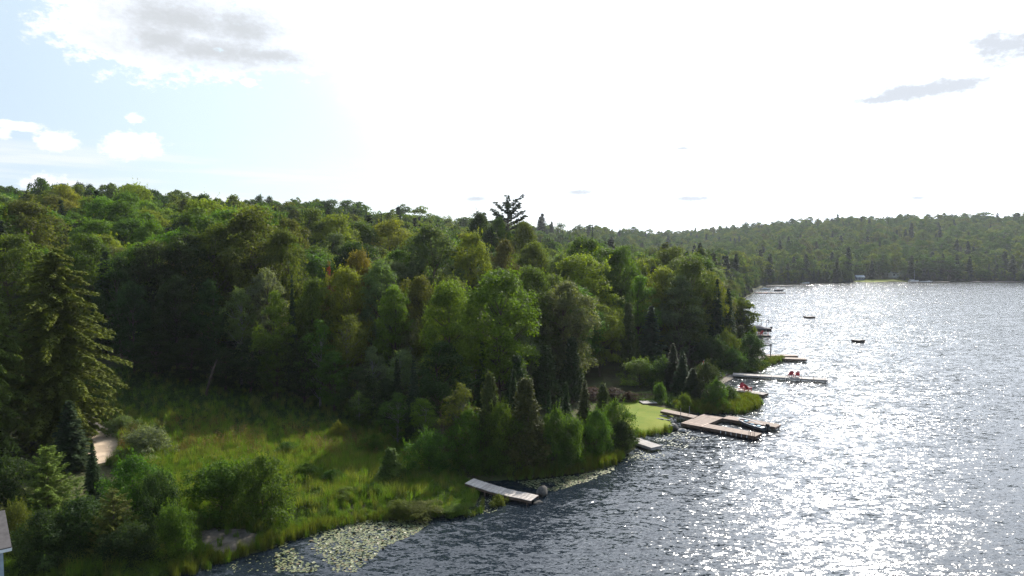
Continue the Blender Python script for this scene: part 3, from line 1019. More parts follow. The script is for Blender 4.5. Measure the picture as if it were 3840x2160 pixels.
# ------------------------------------------------------------------ trees that can be told apart
FR = 'trees at the edge of the forest'
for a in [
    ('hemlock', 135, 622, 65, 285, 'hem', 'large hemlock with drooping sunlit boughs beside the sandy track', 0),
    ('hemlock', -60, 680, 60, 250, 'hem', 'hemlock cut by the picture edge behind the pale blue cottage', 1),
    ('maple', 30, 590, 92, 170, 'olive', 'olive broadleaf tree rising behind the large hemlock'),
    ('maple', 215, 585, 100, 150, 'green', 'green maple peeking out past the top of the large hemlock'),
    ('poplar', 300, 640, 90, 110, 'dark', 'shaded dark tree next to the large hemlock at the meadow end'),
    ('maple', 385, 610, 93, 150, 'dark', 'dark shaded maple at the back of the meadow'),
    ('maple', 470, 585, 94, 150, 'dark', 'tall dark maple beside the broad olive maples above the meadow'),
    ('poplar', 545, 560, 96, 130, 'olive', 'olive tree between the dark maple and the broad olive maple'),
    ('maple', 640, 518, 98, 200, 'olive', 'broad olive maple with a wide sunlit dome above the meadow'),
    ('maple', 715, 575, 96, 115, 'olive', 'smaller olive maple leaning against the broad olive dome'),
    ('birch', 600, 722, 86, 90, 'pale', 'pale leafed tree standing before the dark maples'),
    ('poplar', 668, 672, 89, 110, 'silver_lit', 'tall silvery green tree at the meadow edge'),
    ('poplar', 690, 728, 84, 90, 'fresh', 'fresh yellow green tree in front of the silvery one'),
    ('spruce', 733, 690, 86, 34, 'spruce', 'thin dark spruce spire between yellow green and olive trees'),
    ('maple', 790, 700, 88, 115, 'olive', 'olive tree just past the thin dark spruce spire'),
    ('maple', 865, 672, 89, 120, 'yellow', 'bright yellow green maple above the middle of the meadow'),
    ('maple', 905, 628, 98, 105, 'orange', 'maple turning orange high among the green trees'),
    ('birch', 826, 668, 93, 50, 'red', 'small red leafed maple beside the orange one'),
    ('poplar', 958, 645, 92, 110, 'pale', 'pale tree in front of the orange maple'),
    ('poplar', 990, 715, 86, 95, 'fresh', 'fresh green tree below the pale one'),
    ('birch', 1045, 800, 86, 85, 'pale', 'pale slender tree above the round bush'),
    ('birch', 935, 868, 81, 75, 'silver_lit', 'silvery birch low at the end of the dark tree wall'),
    ('birch', 1012, 878, 78, 95, 'silver_lit', 'bushy silvery birch beside the broad dark green tree'),
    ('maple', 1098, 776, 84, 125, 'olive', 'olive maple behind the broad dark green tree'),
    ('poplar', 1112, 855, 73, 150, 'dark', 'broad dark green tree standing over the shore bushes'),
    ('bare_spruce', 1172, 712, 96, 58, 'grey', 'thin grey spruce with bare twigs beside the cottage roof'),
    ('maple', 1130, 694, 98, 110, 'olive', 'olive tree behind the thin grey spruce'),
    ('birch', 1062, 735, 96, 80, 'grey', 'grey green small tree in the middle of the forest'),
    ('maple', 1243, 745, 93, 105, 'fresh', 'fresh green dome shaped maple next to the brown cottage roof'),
    ('shrub', 1312, 822, 88, 95, 'silver_lit', 'tall silvery willow shrub among the dark trees'),
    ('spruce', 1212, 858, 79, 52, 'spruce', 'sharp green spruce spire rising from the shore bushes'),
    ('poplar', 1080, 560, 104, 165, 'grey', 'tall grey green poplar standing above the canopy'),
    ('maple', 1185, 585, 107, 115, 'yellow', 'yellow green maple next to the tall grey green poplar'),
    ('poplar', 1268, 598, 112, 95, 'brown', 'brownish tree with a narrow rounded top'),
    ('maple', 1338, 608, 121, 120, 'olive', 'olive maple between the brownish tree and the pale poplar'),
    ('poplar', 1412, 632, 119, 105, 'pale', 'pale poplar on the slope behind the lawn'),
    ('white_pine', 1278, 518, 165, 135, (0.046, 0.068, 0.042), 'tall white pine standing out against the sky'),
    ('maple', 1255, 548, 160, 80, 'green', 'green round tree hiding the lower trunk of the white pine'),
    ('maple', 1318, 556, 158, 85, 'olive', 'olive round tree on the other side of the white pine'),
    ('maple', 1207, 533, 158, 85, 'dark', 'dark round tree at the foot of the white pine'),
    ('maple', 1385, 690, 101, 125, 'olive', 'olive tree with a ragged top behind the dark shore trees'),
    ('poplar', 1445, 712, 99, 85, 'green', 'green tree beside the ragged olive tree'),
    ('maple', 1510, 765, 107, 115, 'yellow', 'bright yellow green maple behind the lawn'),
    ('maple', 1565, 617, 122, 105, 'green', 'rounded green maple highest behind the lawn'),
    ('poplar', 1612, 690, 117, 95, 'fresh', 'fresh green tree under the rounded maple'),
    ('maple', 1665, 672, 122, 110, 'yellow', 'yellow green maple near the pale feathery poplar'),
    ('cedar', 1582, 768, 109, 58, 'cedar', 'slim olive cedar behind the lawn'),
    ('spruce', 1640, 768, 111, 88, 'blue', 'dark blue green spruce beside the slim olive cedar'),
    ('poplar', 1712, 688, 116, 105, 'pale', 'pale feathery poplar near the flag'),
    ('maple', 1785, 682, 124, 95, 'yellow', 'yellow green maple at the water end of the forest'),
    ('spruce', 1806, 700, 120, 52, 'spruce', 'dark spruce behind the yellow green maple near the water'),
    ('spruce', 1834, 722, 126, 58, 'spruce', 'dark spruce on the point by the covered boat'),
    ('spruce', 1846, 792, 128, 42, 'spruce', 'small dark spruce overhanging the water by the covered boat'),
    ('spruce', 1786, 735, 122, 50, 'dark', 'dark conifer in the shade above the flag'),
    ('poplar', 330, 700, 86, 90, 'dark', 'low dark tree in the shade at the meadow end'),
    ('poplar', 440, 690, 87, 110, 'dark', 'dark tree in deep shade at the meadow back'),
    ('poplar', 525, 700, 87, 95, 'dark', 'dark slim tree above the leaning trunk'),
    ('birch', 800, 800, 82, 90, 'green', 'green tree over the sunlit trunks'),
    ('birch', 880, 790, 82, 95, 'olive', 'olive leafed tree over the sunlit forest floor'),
    ('poplar', 560, 872, 84, 95, 'dark', 'added dark young tree at the foot of the leaning trunk'),  # from here a row of low trees added to deepen the forest-edge shade
    ('poplar', 622, 850, 84, 95, 'dark', 'added dark leafy tree filling the shade below the silvery green tree'),
    ('poplar', 690, 858, 83, 90, 'green', 'added low leafy tree in the shade below the fresh yellow green tree'),
    ('poplar', 760, 850, 82, 95, 'dark', 'added dark low tree between the straight trunks'),
    ('poplar', 835, 880, 80, 90, 'green', 'added shaded low tree beside the bright yellow sapling'),
    ('poplar', 900, 920, 78, 85, 'dark', 'added shaded dark tree behind the low bush in the tall grass'),
    ('poplar', 965, 950, 75, 85, 'dark', 'added shaded dark tree behind the small fuzzy cedar'),
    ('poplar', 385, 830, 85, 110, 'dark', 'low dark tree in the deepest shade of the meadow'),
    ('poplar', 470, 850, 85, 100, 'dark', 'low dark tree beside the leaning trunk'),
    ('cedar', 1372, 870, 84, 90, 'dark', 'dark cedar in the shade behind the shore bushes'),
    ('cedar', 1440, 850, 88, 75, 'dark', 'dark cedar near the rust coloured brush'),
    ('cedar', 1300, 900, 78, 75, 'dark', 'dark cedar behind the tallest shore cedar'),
]:
    hero(a[0], a[1], a[2], a[3], a[4], a[5], a[6], None, a[7] if len(a) > 7 else None)

# skyline trees
for a in [('poplar', 60, 478, 262, 55, 'dark'), ('maple', 110, 482, 258, 70, 'dark'), ('poplar', 165, 460, 262, 60, 'dark'), ('poplar', 205, 455, 262, 60, 'dark'), ('poplar', 232, 462, 262, 40, 'dark'), ('poplar', 262, 463, 262, 36, 'grey')]:
    hero(*a[:6], 'dark tree of the clump that tops the hill behind the hemlock', 'clump of trees on the hilltop')
hero('maple', 382, 476, 215, 108, 'dark', 'dark broad tree standing above the hillside canopy')
hero('maple', 830, 502, 260, 110, 'dark', 'dark wide tree on the ridge beyond the broad olive maple')
for x, yt in ((440, 497), (455, 505), (476, 500), (505, 497), (520, 505), (545, 500), (595, 498), (655, 486), (680, 492), (960, 534), (922, 520), (1490, 562)):
    hero('spruce' if x not in (655, 680) else 'poplar', x, yt, 285 if x < 1200 else 380, 16 if x not in (655, 680) else 34, 'spruce', 'small dark tree top against the sky on the ridge', 'tree tops along the ridge')

# shrubs and small trees on the shore and in the meadow: top row, foot row
for a in [
    ('shrub', 560, 1160, 1322, 200, 'green', 'big round alder bush over the grey sand patch'),
    ('shrub', 662, 1148, 1335, 170, 'green', 'lighter alder bush grown together with the big round one'),
    ('shrub', 340, 1148, 1335, 175, 'green', 'leafy bush between the young pine and the sandy track'),
    ('shrub', 395, 1185, 1375, 140, 'dark', 'dark bush next to the big round alder'),
    ('shrub', 442, 1268, 1420, 105, 'green', 'upright bush beside the grey sand patch'),
    ('young_pine', 125, 1118, 1330, 165, 'hem', 'yellowish young pine in front of the large hemlock'),
    ('young_pine', 290, 1222, 1420, 130, 'olive', 'olive young pine among the dark bushes'),
    ('spruce', 236, 1112, 1265, 52, 'spruce', 'narrow young spruce beside the sandy track'),
    ('spruce', 178, 1005, 1190, 110, 'spruce', 'young spruce under the large hemlock'),
    ('shrub', 205, 1255, 1420, 185, 'dark', 'dark bush in front of the yellowish young pine'),
    ('shrub', 110, 1285, 1440, 150, 'dark', 'dark bush beside the pale blue cottage'),
    ('shrub', 330, 1312, 1440, 130, 'dark', 'low dark bush by the yellow patch of weeds'),
    ('shrub', 45, 1262, 1400, 90, 'olive', 'olive bush touching the cottage corner'),
    ('shrub', 20, 1150, 1330, 150, 'dark', 'dark shaded bush behind the cottage'),
    ('shrub', 350, 1382, 1428, 90, 'weed_yellow', 'low yellow weed bush near the lake edge'),
    ('shrub', 258, 1368, 1425, 44, 'pale', 'small bright leafed sapling among dark bushes'),
    ('shrub', 368, 1072, 1165, 135, 'silver_lit', 'silvery variegated shrub beside the sandy track'),
    ('shrub', 308, 1046, 1098, 74, 'silver_lit', 'smaller silvery shrub behind the variegated one'),
    ('shrub', 852, 1060, 1112, 42, 'yellow', 'small bright yellow sapling in the shaded meadow'),
    ('shrub', 1080, 1083, 1207, 118, 'green', 'round bush on the bank near the plank dock'),
    ('cedar', 983, 1128, 1222, 78, 'olive', 'small fuzzy cedar in the tall grass'),
    ('shrub', 940, 1092, 1150, 60, 'green', 'low bush at the shaded end of the tall grass'),
    ('shrub', 1234, 1122, 1202, 78, 'green', 'small bush hanging over the shaded bank by the plank dock'),
    ('cedar', 1322, 955, 1195, 118, 'cedar', 'tallest cedar on the bank between plank dock and lawn'),
    ('spruce', 1470, 955, 1130, 64, 'cedar', 'pointed spruce beside the lawn'),
    ('shrub', 1400, 1030, 1190, 115, 'green', 'bank bush between the tallest cedar and the pointed spruce'),
    ('shrub', 1180, 1030, 1185, 120, 'green', 'leafy bank bush behind the small overhanging bush'),
    ('shrub', 1262, 1012, 1190, 110, 'olive', 'olive bank bush beside the tallest cedar'),
    ('cedar', 1232, 940, 1175, 80, 'cedar', 'cedar partly hidden behind the olive bank bush'),
    ('shrub', 1548, 1010, 1122, 95, 'green', 'rounded bush at the edge of the lawn'),
    ('shrub', 1500, 1030, 1150, 90, 'green', 'bush between the pointed spruce and the rounded lawn bush'),
    ('shrub', 1440, 1050, 1172, 85, 'green', 'bush under the pointed spruce'),
    ('shrub', 1566, 1058, 1138, 70, 'dark', 'dark bush over the small weathered dock'),
    ('spruce', 1380, 985, 1165, 42, 'spruce', 'slim young spruce between the bank bushes'),
    ('birch', 1436, 1112, 1188, 36, 'pale', 'pale sapling at the reedy bank'),
    ('birch', 1160, 960, 1175, 90, 'olive', 'olive young tree behind the leafy bank bush'),
    ('spruce', 1042, 905, 1120, 62, 'spruce', 'spruce standing behind the round bush on the bank'),
    ('cedar', 1150, 985, 1165, 70, 'cedar', 'cedar between the round bush and the olive bank bush'),
    ('spruce', 1292, 925, 1165, 62, 'spruce', 'spruce close behind the tallest bank cedar'),
    ('spruce', 1424, 960, 1140, 52, 'spruce', 'spruce beside the pointed one near the lawn'),
    ('cedar', 1516, 965, 1085, 56, 'cedar', 'short cedar at the lawn edge beyond the pointed spruce'),
    ('birch', 1000, 985, 1125, 95, 'green', 'leafy young tree at the shaded end of the meadow'),
    ('birch', 1062, 1000, 1140, 85, 'fresh', 'fresh green young tree behind the round bush'),
    ('birch', 905, 985, 1085, 80, 'green', 'green sapling between the meadow and the dark trees'),
    ('spruce', 1000, 900, 1085, 48, 'spruce', 'slim spruce at the corner of the meadow'),
    ('shrub', 770, 1165, 1215, 75, 'fresh', 'fresh green bush in the sunny meadow'),
    ('shrub', 840, 1180, 1225, 60, 'green', 'small dark green bush in the sunny meadow'),
    ('shrub', 720, 1110, 1150, 60, 'green', 'low bush at the shadow edge of the meadow'),
    ('shrub', 1610, 902, 975, 110, 'fresh', 'fresh green shrub behind the picket fence'),
    ('shrub', 1668, 900, 980, 90, 'green', 'green shrub between the fence and the spruces'),
    ('spruce', 1692, 862, 985, 56, 'spruce', 'spruce nearest the picket fence'),
    ('spruce', 1716, 884, 995, 58, 'spruce', 'twin spruce above the dock ramp'),
    ('spruce', 1742, 925, 1005, 62, 'spruce', 'smaller spruce above the dock ramp'),
    ('shrub', 1778, 912, 1010, 85, 'dark', 'dark tall bush below the red flag'),
    ('shrub', 1802, 955, 1032, 55, 'green', 'bush where the reeds begin'),
    ('shrub', 1660, 962, 1010, 42, 'green', 'small bush in front of the picket fence'),
    ('shrub', 1722, 990, 1036, 36, 'fresh', 'small fresh sapling above the dock ramp'),
    ('shrub', 1834, 972, 1016, 58, 'green', 'bush on the reedy point by the red chairs'),
    ('shrub', 1842, 876, 936, 62, 'green', 'round green bush beside the stone bank'),
    ('shrub', 1888, 838, 926, 78, 'dark', 'dark tall bush beside the timber frame'),
    ('shrub', 1788, 848, 935, 95, 'dark', 'dark bush in front of the flag on the point'),
    ('shrub', 1826, 832, 925, 60, 'olive', 'olive bush between two dark bushes on the point'),
    ('cedar', 1862, 820, 905, 44, 'cedar', 'narrow cedar on the point near the boat lift'),
    ('shrub', 1540, 975, 1008, 70, 'rust', 'rust coloured dead brush behind the lawn'),
    ('shrub', 1485, 975, 1010, 80, 'rust', 'dead reddish brush beside the dark cedars'),
    ('shrub', 1582, 985, 1012, 40, 'rust', 'small heap of red brown branches at the lawn corner'),
    ('shrub', 1060, 1262, 1310, 110, 'weed_yellow', 'low yellow green weed mound at the lake edge'),
    ('shrub', 1140, 1268, 1300, 90, 'fresh', 'low green weed mound beside the plank dock'),
    ('shrub', 1010, 1258, 1308, 80, 'olive', 'dark olive weed mound by the lily pads'),
    ('shrub', 1254, 1244, 1274, 54, 'weed_yellow', 'small grassy islet beside the plank dock'),
    ('shrub', 940, 1215, 1250, 70, 'fresh', 'low green weeds in the sunny meadow'),
    ('shrub', 870, 1225, 1262, 80, 'fresh', 'leafy green weeds beside the big round bush'),
]:
    low(a[0], a[1], a[2], a[3], a[4], a[5], a[6])

# ------------------------------------------------------------------ the rest of the forest
EDGE = [(-900, 1010), (-300, 1010), (0, 1005), (230, 1000), (320, 985), (500, 985), (700, 1000), (850, 1012), (960, 1040), (1030, 1075), (1130, 1100), (1250, 1070), (1400, 1035), (1470, 955), (1650, 938), (1760, 932),
        (1790, 925), (1815, 880), (1840, 850), (1852, 800), (1850, 768)]
EU, EY = [], []
for x, y in EDGE:
    p = at(x * K, y * K, 1.0)
    EU.append(p[0] / p[1])
    EY.append(p[1])
EU, EY = np.array(EU), np.array(EY)


def fill_points():
    g = np.random.default_rng(21)
    # rings of growing spacing
    out = []
    cell = {}

    def ok(x, y, s):
        i, j = int(x // 6), int(y // 6)
        for a in range(i - 2, i + 3):
            for b in range(j - 2, j + 3):
                for (qx, qy) in cell.get((a, b), ()):
                    if (qx - x) ** 2 + (qy - y) ** 2 < s * s:
                        return False
        return True
    for t in TREES:
        if t[2] > 1.2:
            cell.setdefault((int(t[0] // 6), int(t[1] // 6)), []).append((t[0], t[1]))
    n = 90000
    u = g.uniform(-0.84, 0.84, n)
    y = np.sqrt(g.uniform(60 ** 2, 960 ** 2, n))
    near = int(n * 0.35)
    y[:near] = g.uniform(60, 330, near)
    x = u * y
    d = np.concatenate([shore_dist(x[i:i + 30000], y[i:i + 30000]) for i in range(0, n, 30000)])
    ey = np.interp(u, EU, EY, right=0.0)
    ry = np.interp(u, RU, RY)
    keep = (d > 4.5) & (y > ey + 3) & (y < ry + 55)
    keep &= ~((y < 330) & (y > 95) & (x / y * FPX + CX > 2450) & (d < 9))
    # clearing on the far shore
    clear = (np.abs((x / y * FPX + CX) - 3290) < 95) & (d < 16) & (y > 400)
    clear |= (np.abs((x / y * FPX + CX) - 3560) < 60) & (d < 8) & (y > 400)
    keep &= ~clear
    # room for the hidden cottage
    keep &= ~((np.abs(x / y * FPX + CX - 1800) < 48) & (y > 64) & (y < 112))
    for k in np.nonzero(keep)[0]:
        s = 4.3 if y[k] < 200 else (5.8 if y[k] < 400 else 7.6)
        if ok(x[k], y[k], s):
            cell.setdefault((int(x[k] // 6), int(y[k] // 6)), []).append((x[k], y[k]))
            out.append((x[k], y[k], d[k]))
    return np.array(out)


FP = fill_points()
FP = FP[np.argsort(FP[:, 1])]
FZ = np.concatenate([ground(FP[i:i + 20000, 0], FP[i:i + 20000, 1], FP[i:i + 20000, 2]) for i in range(0, len(FP), 20000)])
g_ = np.random.default_rng(5)
NF = len(FP)
con_p = np.where((FP[:, 2] < 22) & (FP[:, 1] > 150), 0.52, np.where(FP[:, 1] > 150, 0.13, 0.13))
con_p = con_p + 0.16 * (vnoise(FP[:, 0], FP[:, 1], 45.0, 3.0) > 0.35)
is_con = g_.uniform(size=NF) < con_p
hh = np.clip(g_.normal(15.5, 2.9, NF), 8, 22)
hh = np.where(is_con, hh * g_.uniform(0.75, 1.18, NF), hh)
hh *= np.where((FP[:, 1] > 250) & (FP[:, 2] < 22), 1.12, 1.0)
hh *= np.where((FP[:, 1] < 125) & (FP[:, 0] / FP[:, 1] < 0.02), 0.92, 1.0)
wd = np.where(is_con, hh * g_.uniform(0.30, 0.46, NF), np.clip(hh * g_.uniform(0.38, 0.74, NF), 5, 12) * np.where(FP[:, 1] > 300, 1.25, 1.0))

wd = np.where((FP[:, 1] < 330) & (FP[:, 1] > 95) & (FP[:, 0] / FP[:, 1] > 0.2), np.minimum(wd, 2 * (FP[:, 2] - 3)), wd)
# which of them show: nearer crowns hide what lies lower behind them
cols = np.full(4400, 4000.0)
vis = np.zeros(NF, bool)
for i in range(NF):
    x, y = FP[i, 0], FP[i, 1]
    px = x / y * FPX + CX
    r = max(2, wd[i] / 2 / y * FPX)
    top = 952 - (FZ[i] + hh[i] - CAMZ) / y * FPX
    a, b = int(px - r) + 280, int(px + r) + 280
    if b < 285 or a > 4110:
        continue
    a, b = max(a, 0), min(b, 4399)
    m_ = cols[a:b].max() if b > a else 0
    vis[i] = top < m_ - 6
    w3 = max(1, (b - a) // 5)
    cols[a + w3:b - w3] = np.minimum(cols[a + w3:b - w3], top + 0.22 * hh[i] / y * FPX)
size = hh / FP[:, 1]
# the ones that show largest stand as single trees
order = [i for i in np.argsort(-size) if vis[i]]
single = set()
nb, nc = 0, 0
for i in order:
    if FP[i, 1] > 330:
        continue
    if is_con[i] and nc < 60:
        single.add(i)
        nc += 1
    elif not is_con[i] and nb < 215:
        single.add(i)
        nb += 1
WORDS = {'green': 'mid green', 'fresh': 'fresh green', 'yellow': 'yellow green', 'olive': 'olive green', 'pale': 'pale green', 'dark': 'dark green', 'grey': 'grey green', 'brown': 'brownish'}
tints = ['green', 'green', 'green', 'fresh', 'fresh', 'yellow', 'olive', 'olive', 'pale', 'dark', 'grey']
MARKS = []
for o_ in list(COL.objects):
    if o_.get('category') == 'tree' and not o_.get('group') and 60 < o_.location.y < 175:
        t_ = o_['label']
        for cut in (' with ', ' beside ', ' behind ', ' at ', ' above ', ' between ', ' in ', ' standing', ' next ', ' rising', ' peeking', ' leaning', ' just ', ' high ', ' below ', ' low ', ' over ', ' turning', ' among', ' under ', ' on ', ' near ', ' by ', ' cut ',
                    ' filling', ' partly', ' rising', ' highest', ' nearest', ' past ', ' before ', ' overhanging'):
            t_ = t_.split(cut)[0]
        if 3 <= len(t_.split()) <= 6:
            MARKS.append((o_.location.x, o_.location.y, t_))
MXY = np.array([(m_[0], m_[1]) for m_ in MARKS])
for i in sorted(single):
    x, y = FP[i, 0], FP[i, 1]
    # the landmark tree that this one stands close to or uphill from
    sc_ = np.hypot(MXY[:, 0] - x * np.minimum(1, 150 / y), np.minimum(y, 150) - MXY[:, 1])
    near = MARKS[int(np.argmin(sc_))][2]
    where = ('close to the ' if sc_.min() < 9 and y < 150 else ('uphill from the ' if y < 190 else 'far up the slope beyond the ')) + near
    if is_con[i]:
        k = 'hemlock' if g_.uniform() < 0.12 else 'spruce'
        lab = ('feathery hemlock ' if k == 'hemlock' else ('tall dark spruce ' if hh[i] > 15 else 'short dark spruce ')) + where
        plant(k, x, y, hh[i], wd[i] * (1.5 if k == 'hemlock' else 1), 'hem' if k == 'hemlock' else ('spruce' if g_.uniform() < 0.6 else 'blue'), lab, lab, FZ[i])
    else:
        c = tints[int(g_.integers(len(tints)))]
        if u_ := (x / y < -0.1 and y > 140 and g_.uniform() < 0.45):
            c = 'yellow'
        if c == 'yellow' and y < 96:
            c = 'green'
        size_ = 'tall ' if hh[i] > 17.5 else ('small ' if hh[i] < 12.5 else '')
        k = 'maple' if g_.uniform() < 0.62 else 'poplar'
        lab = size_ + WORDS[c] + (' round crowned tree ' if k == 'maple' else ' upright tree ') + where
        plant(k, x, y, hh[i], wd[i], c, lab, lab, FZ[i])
rest = np.array([i for i in range(NF) if i not in single and (FP[i, 1] < 330 or vis[i] or hh[i] > 0)])
idx = np.where(is_con[rest], 6 + g_.integers(0, 4, len(rest)), g_.integers(0, 6, len(rest)))
H0 = np.where(is_con[rest], 17.0, 16.0)
W0 = np.where(is_con[rest], 5.6, 9.5)
# low growth and saplings that close the forest front along the far shore
ex = g_.uniform(0.28, 0.84, 60000)
ey2 = g_.uniform(150, 560, 60000)
exx = ex * ey2
ed = shore_dist(exx, ey2)
pxx = ex * FPX + CX
kk = (ed > 1.0) & (ed < 13) & (g_.uniform(size=60000) < 0.22) & ~((np.abs(pxx - 3290) < 95) & (ed < 13) & (ey2 > 400)) & ~((np.abs(pxx - 3560) < 50) & (ed < 6) & (ey2 > 400))
SX, SY, SD = exx[kk], ey2[kk], ed[kk]
SH = np.where(SD < 3, g_.uniform(1.5, 4, len(SX)), g_.uniform(3, 10, len(SX)))
scl = np.stack([wd[rest] / W0, wd[rest] / W0, hh[rest] / H0], 1)
rot = np.stack([np.zeros(len(rest)), np.zeros(len(rest)), g_.uniform(0, 6.28, len(rest))], 1)
SC_ = np.where(g_.uniform(size=len(SX)) < 0.4, 1, 0)
idx = np.concatenate([idx, np.where(SC_ == 1, 6 + g_.integers(0, 4, len(SX)), g_.integers(0, 6, len(SX)))])
sw_ = np.where(SC_ == 1, np.maximum(SH * 0.42, 2.2) / 5.6, np.maximum(SH * 0.75, 2.5) / 9.5)
scl = np.vstack([scl, np.stack([sw_, sw_, SH / np.where(SC_ == 1, 17.0, 16.0)], 1)])
rot = np.vstack([rot, np.stack([0 * SX, 0 * SX, g_.uniform(0, 6.28, len(SX))], 1)])
PT = np.vstack([np.column_stack([FP[rest, :2], FZ[rest]]), np.column_stack([SX, SY, ground(SX, SY, SD)])])
scatter('forest', PT, rot, scl, idx, FAR, 'unbroken mixed forest covering the far hills and shore')
print('TREES single', len(single), 'heroes', tree_count - len(single), 'mass', len(rest))

# conifers crowding the bank beyond the boat lift
bank = np.array([at(*q)[:2] for q in ((2772, 1230), (2765, 1180), (2775, 1140), (2790, 1120), (2826, 1100), (2828, 1086), (2856, 1077), (2868, 1069))])
for a_, b_ in zip(bank[:-1], bank[1:]):
    L_ = np.linalg.norm(b_ - a_)
    nv = np.array((-(b_ - a_)[1], (b_ - a_)[0])) / L_
    for j_ in range(max(1, int(L_ / 6.5))):
        q = a_ + (b_ - a_) * (j_ + g_.uniform(0.2, 0.8)) / max(1, int(L_ / 6.5)) + nv * g_.uniform(4.0, 8.0)
        if shore_dist(q[0], q[1])[0] < 1.2:
            continue
        w_ = g_.uniform(3.2, 5.0)
        con = g_.uniform() < 0.6
        plant('spruce' if con else 'birch', q[0], q[1], g_.uniform(8, 15) if con else g_.uniform(5, 9), w_, 'spruce' if con else 'green',
              ('dark spruce' if con else 'small leafy tree') + ' crowding the bank between the boat lift and the kayak dock', 'trees on the bank beyond the boat lift')

# ------------------------------------------------------------------ grass, weeds, reeds, lily pads
def blades(seed, n, h, spread, width, lean=0.35, curl=0.5):
    g = np.random.default_rng(seed)
    V, F = [], []
    for i in range(n):
        a = g.uniform(0, 6.28)
        b = np.array((math.cos(a), math.sin(a), 0)) * g.uniform(0, spread)
        q = g.uniform(0, 6.28)
        o = np.array((math.cos(q), math.sin(q), 0))
        s = np.array((-o[1], o[0], 0))
        L = h * g.uniform(0.55, 1.15)
        ln = lean * g.uniform(0.2, 1.3)
        p1 = b + o * ln * L * 0.35 + np.array((0, 0, L * 0.55))
        p2 = b + o * ln * L * (0.9 + curl * 0.4) + np.array((0, 0, L * (1 - 0.25 * curl * ln)))
        k = len(V)
        V += [b - s * width, b + s * width, p1 + s * width * 0.8, p1 - s * width * 0.8, p2]
        F.append((k, k + 1, k + 2, k + 3))
        F.append((k + 3, k + 2, k + 4, k + 4))
    V = np.array(V)
    q = np.array([f for f in F if f[2] != f[3]])
    t = np.array([f[:3] for f in F if f[2] == f[3]])
    return V, [q, t]


COVER = bpy.data.collections.new('ground_cover_shapes')
CM = {
    'a': leaf_mat('meadow_grass', 'fixed', col=(0.086, 0.140, 0.026), trans=0.45),
    'b': leaf_mat('straw_grass', 'fixed', col=(0.135, 0.148, 0.046), trans=0.42),
    'c': leaf_mat('rusty_weed', 'fixed', col=(0.115, 0.070, 0.024), trans=0.35),
    'd': leaf_mat('weed_leaf', 'fixed', col=(0.066, 0.108, 0.022), trans=0.4),
    'e': leaf_mat('reed', 'fixed', col=(0.080, 0.092, 0.022), trans=0.4),
    'f': leaf_mat('shade_tinted_fern', 'fixed', col=(0.038, 0.064, 0.020), trans=0.35),  # leaf colour kept dark so the shade is partly painted in
    'g': leaf_mat('short_grass', 'fixed', col=(0.085, 0.125, 0.018), trans=0.4),
}


def cover_shape(i, V, F, m):
    me = mesh_np('cover_%02d' % i, V, F, m)
    a = me.attributes.new('tone', 'FLOAT', 'POINT')
    a.data.foreach_set('value', np.random.default_rng(i).uniform(0, 1, len(me.vertices)).astype(np.float32))
    COVER.objects.link(bpy.data.objects.new('cover_%02d' % i, me))


def weed_shape(i, seed, h, w, n, ls, m):
    g = np.random.default_rng(seed)
    d = rdir(n, g)
    d[:, 2] = np.abs(d[:, 2])
    pos = d * np.array((w, w, h)) * g.uniform(0.3, 1.0, n)[:, None]
    P = leaf_quads(pos, d * 0.4 + np.array((0, 0, 0.7)) + 0.6 * rdir(n, g), ls * g.uniform(0.6, 1.3, n), g, 0.5)
    cover_shape(i, P, np.arange(4 * n).reshape(-1, 4), m)


cover_shape(0, *blades(1, 44, 0.80, 0.28, 0.014), CM['a'])
cover_shape(1, *blades(2, 44, 0.95, 0.28, 0.012, 0.3), CM['a'])
cover_shape(2, *blades(3, 40, 0.95, 0.26, 0.011, 0.3), CM['b'])
weed_shape(3, 4, 1.05, 0.26, 70, 0.11, CM['c'])
weed_shape(4, 5, 0.55, 0.38, 90, 0.12, CM['d'])
weed_shape(5, 6, 0.70, 0.30, 80, 0.11, CM['d'])
cover_shape(6, *blades(7, 30, 1.15, 0.22, 0.010, 0.12, 0.2), CM['e'])
weed_shape(7, 8, 0.50, 0.42, 70, 0.15, CM['f'])
cover_shape(8, *blades(9, 36, 0.06, 0.22, 0.008, 0.5), CM['g'])
cover_shape(9, *blades(10, 50, 0.60, 0.34, 0.016, 0.7, 0.9), CM['a'])


def inside_poly(x, y, P):
    ins = np.zeros(len(x), bool)
    for (ax, ay), (bx, by) in zip(P, np.roll(P, -1, axis=0)):
        if ay != by:
            ins ^= ((ay > y) != (by > y)) & (x < (bx - ax) * (y - ay) / (by - ay) + ax)
    return ins


def poly_world(px, z=None):
    return np.array([(on_ground(a * K, b * K) if z is None else at(a * K, b * K, z))[:2] for a, b in px])


def sample_poly(P, dens, g):
    lo, hi = P.min(0), P.max(0)
    n = int((hi[0] - lo[0]) * (hi[1] - lo[1]) * dens)
    x, y = g.uniform(lo[0], hi[0], n), g.uniform(lo[1], hi[1], n)
    k = inside_poly(x, y, P)
    return x[k], y[k]


